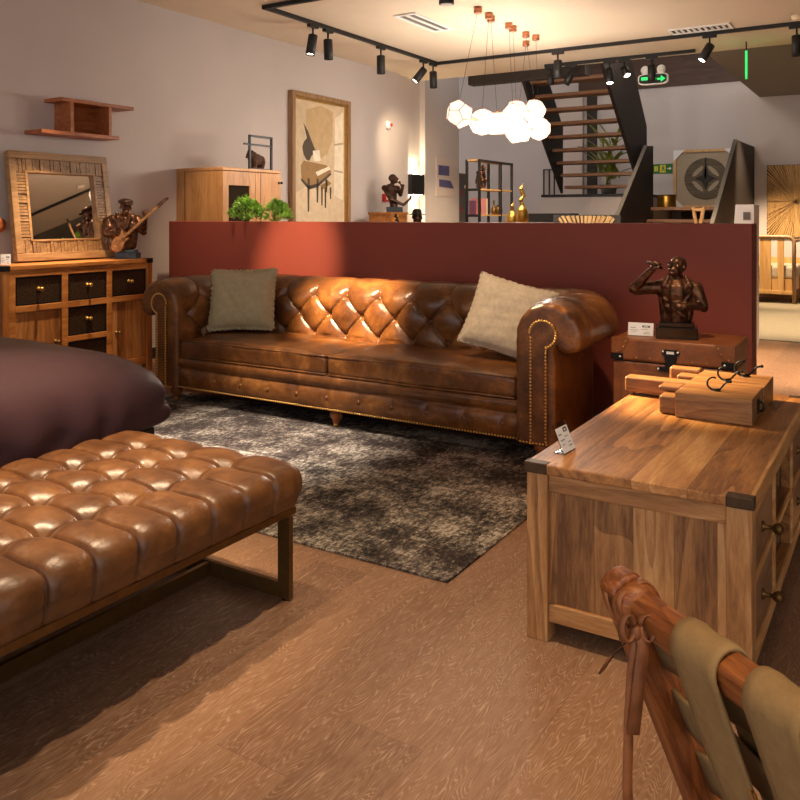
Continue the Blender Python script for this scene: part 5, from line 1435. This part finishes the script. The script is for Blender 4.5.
t = thing('sunburst_wall_art', 'square straw sunburst panel on the far right wall', 'wall art', (-1.2, 13.29, .888))
MB().box(-1.745, -.68, 13.262, 13.299, .89, 1.955).build('backing', 'darkhole', t)
m = MB(); sunburst(m, -1.745, -.68, .89, 1.955, 13.262, (-1.35, 1.41), 104, rng, .022); m.build('strips', 'straw', t)
t = thing('sunburst_headboard', 'dark framed straw sunburst panel whose top edge shows under the stairs', 'panel', (-2.8, 8.2, 0))
MB().box(-3.16, -2.44, 8.22, 8.26, .02, 1.212).build('frame', 'darkhole', t, .003)
m = MB(); sunburst(m, -3.10, -2.50, .35, 1.205, 8.219, (-2.80, .80), 56, rng, .012); m.build('strips', 'straw', t)
for x in (-3.14, -2.52): MB().box(x, x + .06, 8.12, 8.36, 0, .03).build('foot', 'darkhole', t)
t = thing('dark_cabinet', 'low black cabinet whose top edge shows left of the stairs', 'cabinet', (-4.0, 10.6, 0))
MB().box(-4.45, -3.86, 10.62, 10.95, .04, 1.10).build('body', 'blackpaint', t)
MB().box(-4.48, -3.84, 10.60, 10.97, 1.10, 1.235).build('top', 'blackpaint', t, .004)
MB().box(-4.42, -3.9, 10.66, 10.92, 0, .04).build('plinth', 'blackpaint', t)

# ------------------------------------------------------------------ white plinth, wooden trestle
t = thing('white_plinth', 'white tapered plinth with a square recess behind the partition end', 'plinth', (-1.22, 8.0, 0))
MB().py([(-1.40, 0), (-1.30, 1.303), (-1.145, 1.303), (-1.145, 0)], 7.9, 8.2).build('body', 'white', t, .004)
MB().box(-1.235, -1.175, 7.895, 7.902, 1.165, 1.235).build('recess', 'grey_metal', t)
t = thing('wooden_trestle', 'pale wooden cross legged trestle in front of the stairs', 'stand', (-1.74, 8.5, 0))
for a, b_ in (((-1.92, 8.46, 0), (-1.685, 8.46, 1.29)), ((-1.56, 8.50, 0), (-1.795, 8.50, 1.29))):
    MB().bar(a, b_, .032, .032).build('leg', 'oak_light', t, .006)
MB().bar((-1.80, 8.48, 1.262), (-1.68, 8.48, 1.262), .03, .03).build('crossbar', 'oak_light', t, .005)

# ------------------------------------------------------------------ slatted day bed, far right
t = thing('slatted_cot', 'pale oak bed end with wide slats and rounded corners on the far rug', 'bed', (-1.2, 12.1, 0))
xa, xb, yc, zt = -1.87, -1.27, 12.22, .915
pts = [(xa, yc, .0115), (xa, yc, zt - .08)] + [(xa + .08 - .08 * math.cos(a), yc, zt - .08 + .08 * math.sin(a)) for a in np.linspace(.2, PI / 2, 6)] + [(xb - .08 + .08 * math.sin(a), yc, zt - .08 + .08 * math.cos(a)) for a in np.linspace(0, PI / 2 - .1, 6)] + [(xb, yc, zt - .10), (xb, yc, .0115)]
MB().tube(pts, .026, 10).build('frame', 'oak_frame', t)
MB().bar((xa, yc, .16), (xb, yc, .16), .035, .05).build('bottom_rail', 'oak_light', t, .004)
for x0, x1 in ((xa + .05, xa + .15), (-1.70, -1.555), (-1.475, -1.395), ):
    MB().box(x0, x1, yc - .01, yc + .01, .17, zt - .02).build('slat', 'oak_light', t, .003)
MB().bar((xb, yc + .02, .86), (xb + .02, yc - 1.4 + 2.2, .86), .04, .04).build('side_rail', 'oak_frame', t, .006)
MB().box(xa, xb + .01, yc + .05, yc + .85, .34, .52).build('mattress', 'linen_cream', t, .04, 4)
MB().box(xa + .02, xb - .02, yc + .04, yc + .85, .17, .34).build('base', 'oak_light', t)
MB().box(xa, xb, yc + .83, yc + .87, .011, .60).build('foot_board', 'oak_light', t)

# ------------------------------------------------------------------ ceiling: tracks, spots, vents, signs
def track(name, label, pts):
    m = MB(); z = 2.962
    for a, b_ in zip(pts, pts[1:]): m.bar((*a, z), (*b_, z), .036, .034)
    for p in pts[1:-1]: m.box(p[0] - .018, p[0] + .018, p[1] - .018, p[1] + .018, z - .017, z + .017)
    o = m.build(name, 'blackpaint'); return tag(o, label, 'light track')
track('light_track', 'long black lighting track turning along the left wall and the back of the ceiling', [(1.5, 5.3), (-4.6, 5.3), (-4.6, 8.3), (2.5, 8.3)])
track('light_track', 'black lighting track close to the ceiling edge beside the stairwell', [(-3.6, 9.1), (-1.9, 9.1)])
def spot_fixture(label, x, y, aim, lit, axis='y', body=.19):
    t = thing('track_spotlight', label, 'spotlight', (x, y, 2.945), 0, 'black track spotlights')
    m = MB().box(x - .020, x + .020, y - .065, y + .065, 2.918, 2.945) if axis == 'y' else MB().box(x - .065, x + .065, y - .020, y + .020, 2.918, 2.945)
    m.build('adaptor', 'blackpaint', t, .003)
    MB().tube([(x, y, 2.92), (x, y, 2.84)], .009, 8).build('stem', 'blackpaint', t)
    p = Vector((x, y, 2.835)); d = (Vector(aim) - p).normalized()
    zx = d; xx = zx.orthogonal().normalized(); yy = zx.cross(xx); M3 = Matrix((xx, yy, zx)).transposed()
    r_ = .043
    MB().lathe([(.034, -.05), (r_, -.045), (r_, body - .05), (r_ - .006, body - .05), (r_ - .008, body - .065)], p + d * .03, 20, M3, caps=True).build('lamp_head', 'blackpaint', t)
    MB().lathe([(.001, body - .066), (r_ - .008, body - .064)], p + d * .03, 20, M3).build('lens', 'lens' if lit else 'lens_off', t)
    return p + d * (.03 + body - .03), d
SP = {}
SP['a'] = spot_fixture('lit spotlight nearest the corner of the left track', -4.6, 5.96, (-4.75, 5.45, 0), True)
SP['b'] = spot_fixture('unlit spotlight just behind the lit one on the left track', -4.6, 6.19, (-4.55, 6.3, 0), False)
SP['c'] = spot_fixture('unlit spotlight alone halfway along the left track', -4.6, 7.10, (-4.6, 7.15, 0), False)
SP['d'] = spot_fixture('lit spotlight tilted at the niche near the far corner of the track', -4.6, 7.98, (-5.4, 6.9, 1.2), True)
SP['e'] = spot_fixture('unlit spotlight at the far corner of the left track', -4.6, 8.20, (-4.5, 8.2, 0), False)
SP['f'] = spot_fixture('unlit spotlight on the rear track nearest the pendant lamp', -3.137, 8.3, (-3.13, 8.3, 0), False, 'x')
SP['g'] = spot_fixture('lit spotlight tilted left on the rear track by the vent grille', -1.60, 8.3, (-2.6, 7.3, .6), True, 'x')
SP['h'] = spot_fixture('spotlight cut by the right picture edge on the rear track', -.84, 8.3, (-.84, 8.3, 0), False, 'x')
SP['i'] = spot_fixture('unlit spotlight left of the two lit ones on the stairwell track', -3.28, 9.1, (-3.9, 9.1, 1.8), False, 'x', .15)
SP['j'] = spot_fixture('lit spotlight on the stairwell track, the lower of two bright ones', -2.83, 9.1, (-2.5, 8.3, .9), True, 'x')
SP['k'] = spot_fixture('lit spotlight on the stairwell track, the upper of two bright ones', -2.66, 9.1, (-1.9, 8.5, 1.5), True, 'x', .12)
SP['l'] = spot_fixture('unlit spotlight in front of the glowing emergency sign', -2.36, 9.1, (-2.36, 9.1, 0), False, 'x')
SP['n'] = spot_fixture('small lit spotlight behind the pendant lamp cords', -3.53, 9.1, (-3.53, 9.12, 0), True, 'x', .12)
# surface spotlight cut by the top picture edge
t = thing('ceiling_spotlight', 'black cylinder spotlight hanging at the top picture edge', 'spotlight', (-2.914, 5.438, 2.98))
MB().lathe([(.055, 2.78), (.058, 2.785), (.058, 2.98)], (-2.914, 5.40, 0), 20).build('lamp_head', 'blackpaint', t)
MB().lathe([(.045, 2.776), (.045, 2.779)], (-2.914, 5.40, 0), 20).build('lens', 'lens_off', t)
# vents
t = thing('ceiling_vent', 'white linear slot vent in the ceiling near the left track', 'vent', (-3.74, 6.53, 2.98))
m = MB().box(-3.86, -3.64, 6.16, 6.20, 2.968, 2.979).box(-3.86, -3.64, 6.86, 6.90, 2.968, 2.979).box(-3.86, -3.83, 6.20, 6.86, 2.968, 2.979).box(-3.67, -3.64, 6.20, 6.86, 2.968, 2.979).box(-3.765, -3.735, 6.2, 6.86, 2.968, 2.979); m.build('frame', 'white', t)
MB().box(-3.84, -3.66, 6.18, 6.88, 2.975, 2.9795).build('slot', 'grey_metal', t)
t = thing('ceiling_vent', 'grille vent with dark bars in the ceiling by the rear track', 'vent', (-1.65, 8.13, 2.98))
m = MB().box(-1.93, -1.37, 8.0, 8.03, 2.966, 2.979).box(-1.93, -1.37, 8.20, 8.23, 2.966, 2.979)
for k in range(11): x = -1.93 + .053 * k; m.box(x, x + .026, 8.03, 8.20, 2.968, 2.979)
m.build('grille', 'white', t); MB().box(-1.92, -1.38, 8.01, 8.22, 2.975, 2.9795).build('duct_opening', 'darkhole', t)
t = thing('smoke_detector', 'round smoke detector on the ceiling at the right picture edge', 'detector', (-.84, 8.0, 2.98))
MB().lathe([(.03, 2.935), (.055, 2.945), (.065, 2.979)], (-.80, 8.05, 0), 20).build('housing', 'cream', t)
# emergency sign over the stairwell
t = thing('emergency_exit_light', 'glowing green emergency exit light with two round lamps over the stairwell', 'sign', (-2.44, 9.45, 2.7))
cx, cz, yy = -2.43, 2.755, 9.42
MB().tube([(cx, yy + .02, 2.84), (cx, yy + .02, 2.978)], .012, 8).build('drop_rod', 'blackpaint', t)
body = [(cx + .17 * math.copysign(abs(math.cos(a)) ** .5, math.cos(a)), cz + .065 * math.copysign(abs(math.sin(a)) ** .5, math.sin(a))) for a in [2 * PI * k / 32 for k in range(32)]]
MB().py(body, yy, yy + .04).build('housing', 'white', t, .005)
body2 = [(cx + .155 * math.copysign(abs(math.cos(a)) ** .5, math.cos(a)), cz + .052 * math.copysign(abs(math.sin(a)) ** .5, math.sin(a))) for a in [2 * PI * k / 32 for k in range(32)]]
MB().py(body2, yy - .003, yy + .001).build('face', 'blackpaint', t)
m = MB().box(cx - .13, cx - .045, yy - .006, yy - .003, cz - .01, cz + .025).py([(cx - .03, cz + .0), (cx + .04, cz + .01), (cx + .03, cz - .03), (cx - .03, cz - .035)], yy - .006, yy - .003).py([(cx + .05, cz + .005), (cx + .09, cz + .005), (cx + .09, cz + .035), (cx + .14, cz - .005), (cx + .09, cz - .04), (cx + .09, cz - .015), (cx + .05, cz - .015)], yy - .006, yy - .003)
m.build('green_symbols', 'green_sign', t)
for sx in (-.09, .09): MB().lathe([(.045, 0), (.05, .02), (.03, .035)], (cx + sx, yy + .03, cz + .105), 16, Matrix(((1, 0, 0), (0, 0, -1), (0, 1, 0)))).build('lamp', 'white', t)
# hanging exit sign seen edge on
t = thing('hanging_exit_sign', 'glowing green exit sign seen edge-on hanging from the ceiling', 'sign', (-1.35, 9.0, 2.98))
MB().bar((-1.375, 8.98, 2.985), (-1.375, 8.98, 2.86), .012, .012, (1, 0, 0)).build('hanger', 'blackpaint', t)
MB().bar((-1.352, 8.83, 2.74), (-1.398, 9.13, 2.74), .022, .24).build('panel', 'green_sign', t)

# ------------------------------------------------------------------ pendant cluster
def make_pendant():
    t = thing('pendant_lamp', 'cluster of glowing faceted glass globes hanging from copper ceiling cups', 'pendant lamp', (-3.15, 7.0, 2.98))
    gl = [(-3.2, 6.158, 2.061, 0.113), (-3.2, 6.601, 2.037, 0.113), (-3.2, 6.906, 2.055, 0.113), (-3.15, 7.152, 2.15, 0.109), (-3.24, 7.437, 2.225, 0.105), (-3.2, 7.80, 2.262, 0.118), (-3.2, 7.388, 2.026, 0.126), (-3.15, 7.80, 2.085, 0.113)]
    cups = [(-3.094, 6.295), (-3.103, 6.531), (-3.135, 6.639), (-3.107, 6.966), (-3.124, 7.096), (-3.119, 7.393), (-3.279, 7.774), (-3.087, 7.567)]
    import bmesh
    rng = random.Random(3)
    for (x, y, z, r_), (ux, uy) in zip(gl, cups):
        # a faceted globe: dodecahedron from an icosahedron's face centres
        bm = bmesh.new(); bmesh.ops.create_icosphere(bm, subdivisions=1, radius=1)
        bm.faces.ensure_lookup_table()
        pts = [f.calc_center_median().normalized() for f in bm.faces]; bm.free()
        b2 = bmesh.new(); rot = Euler((rng.random() * 6, rng.random() * 6, rng.random() * 6)).to_matrix()
        for p in pts: b2.verts.new(rot @ p * r_ * 1.08)
        bmesh.ops.convex_hull(b2, input=b2.verts); bmesh.ops.dissolve_limit(b2, angle_limit=.05, verts=b2.verts, edges=b2.edges)
        me = bpy.data.meshes.new('globe'); b2.to_mesh(me); b2.free()
        eds = [(me.vertices[e.vertices[0]].co.copy(), me.vertices[e.vertices[1]].co.copy()) for e in me.edges]
        o = link('globe', me, 'globe', t); o.location = (x - ORG[t.name][0], y - ORG[t.name][1], z - ORG[t.name][2])
        wf = MB()
        for a, b_ in eds: wf.tube([a, b_], .0032, 5)
        fo = wf.build('edge_frame', 'copper', o, local=True)
        g = MB().tube([(x, y, z + r_ * .98), (ux, uy, 2.95)], .0016, 5, False); g.build('cord', 'iron', t)
        MB().lathe([(.012, r_ * .95), (.012, r_ * 1.06), (.004, r_ * 1.1)], (x, y, z), 10).build('globe_cap', 'copper', t)
        MB().lathe([(.030, 2.925), (.036, 2.93), (.036, 2.9795)], (ux, uy, 0), 16).build('ceiling_cup', 'copper', t)
    for a, b_ in ((0, 1), (3, 4), (4, 5), (6, 3), (2, 3), (5, 7), (1, 2), (6, 7)):
        p, q = Vector(gl[a][:3]), Vector(gl[b_][:3]); MB().tube([p, q], .014, 8).build('link', 'copper', t)
make_pendant()

# ------------------------------------------------------------------ lights
WARM = (1, .73, .46); SOFT = (1, .84, .68)
def spot(name, loc, aim, power, deg, blend=.5, col=WARM, size=.04):
    l = bpy.data.lights.new(name, 'SPOT'); l.energy = power; l.spot_size = R(deg); l.spot_blend = blend; l.color = col; l.shadow_soft_size = size
    o = bpy.data.objects.new(name, l); COL.objects.link(o); o.location = loc
    o.rotation_euler = (Vector(aim) - Vector(loc)).to_track_quat('-Z', 'Y').to_euler(); return o
def point(name, loc, power, col=SOFT, size=.1):
    l = bpy.data.lights.new(name, 'POINT'); l.energy = power; l.color = col; l.shadow_soft_size = size
    o = bpy.data.objects.new(name, l); COL.objects.link(o); o.location = loc; return o
spot('spot_bench', (-2.45, 1.62, 2.9), (-2.32, 1.45, .4), 430, 44, .9)
spot('spot_partition', (-3.30, 2.7, 2.9), (-3.81, 4.75, .86), 720, 18.5, .9)
spot('spot_sofa', (-2.55, 2.5, 2.9), (-2.96, 4.25, .62), 2300, 19, 1.0)
spot('spot_cushion', (-2.2, 2.6, 2.9), (-1.80, 3.95, .70), 200, 20, .9)
spot('spot_rug', (-2.9, 2.3, 2.9), (-2.95, 3.25, 0), 900, 34, 1.0, SOFT)
p, d = SP['a']; spot('spot_console', (-3.4, 3.55, 2.9), (-.95, 3.32, .5), 3600, 18, 1.0, (1, .70, .38))
spot('spot_track', p + d * .03, (-4.75, 5.45, 0), 120, 40, .9)
spot('spot_trunk', (-1.0, 3.0, 2.9), (-1.0, 4.2, .68), 150, 30, .9)
spot('spot_dresser', (-4.65, 3.62, 2.9), (-5.05, 3.64, .9), 520, 34, .9)
spot('spot_guitarist', (-4.25, 3.9, 2.9), (-5.1, 4.28, 1.12), 170, 17, .9)
spot('spot_painting', (-4.6, 7.1, 2.83), (-5.4, 7.15, 1.6), 420, 60, .7)
spot('spot_cabinet', (-4.2, 4.4, 2.9), (-4.6, 5.1, 1.3), 160, 50, .8)
spot('spot_floor', (-1.25, 1.9, 2.9), (-1.25, 2.0, 0), 180, 62, 1.0)
spot('spot_chair', (.3, .5, 2.9), (-.2, 1.1, .5), 110, 40, .9)
spot('spot_passage', (-.6, 6.6, 2.9), (-.75, 7.1, 0), 900, 50, .8)
spot('spot_far_floor', (-1.0, 9.6, 2.8), (-1.2, 10.0, 0), 700, 70, .8)
spot('spot_far_bed', (-1.6, 11.6, 2.85), (-1.5, 12.6, .5), 600, 60, .7)
p, d = SP['j']; spot('spot_stair', p + d * .03, (-2.6, 10.6, 1.0), 100, 70, .8)
point('stairwell_fill', (-2.6, 10.2, 3.6), 34, SOFT, .25)  # added fill point to brighten stairs and back wall, no fixture here
spot('spot_rack', (-3.9, 8.9, 2.9), (-4.45, 9.5, 1.5), 200, 60, .8)
spot('spot_pillar', SP['d'][0], (-5.4, 9.0, 1.8), 60, 60, .8)
for dz, z in ((1, 1.76), (-1, 1.46)): spot('sconce_light', (-5.438, 9.22, z), (-5.455, 9.22, z + dz), 14, 120, .7, (1, .80, .48))
for (x, y, z) in ((-2.86, 6.6, 1.9), (-2.86, 7.5, 1.9), (-3.52, 6.6, 1.9), (-3.52, 7.5, 1.9)): point('pendant_glow', (x, y, z), 26, (1, .89, .77), .12)
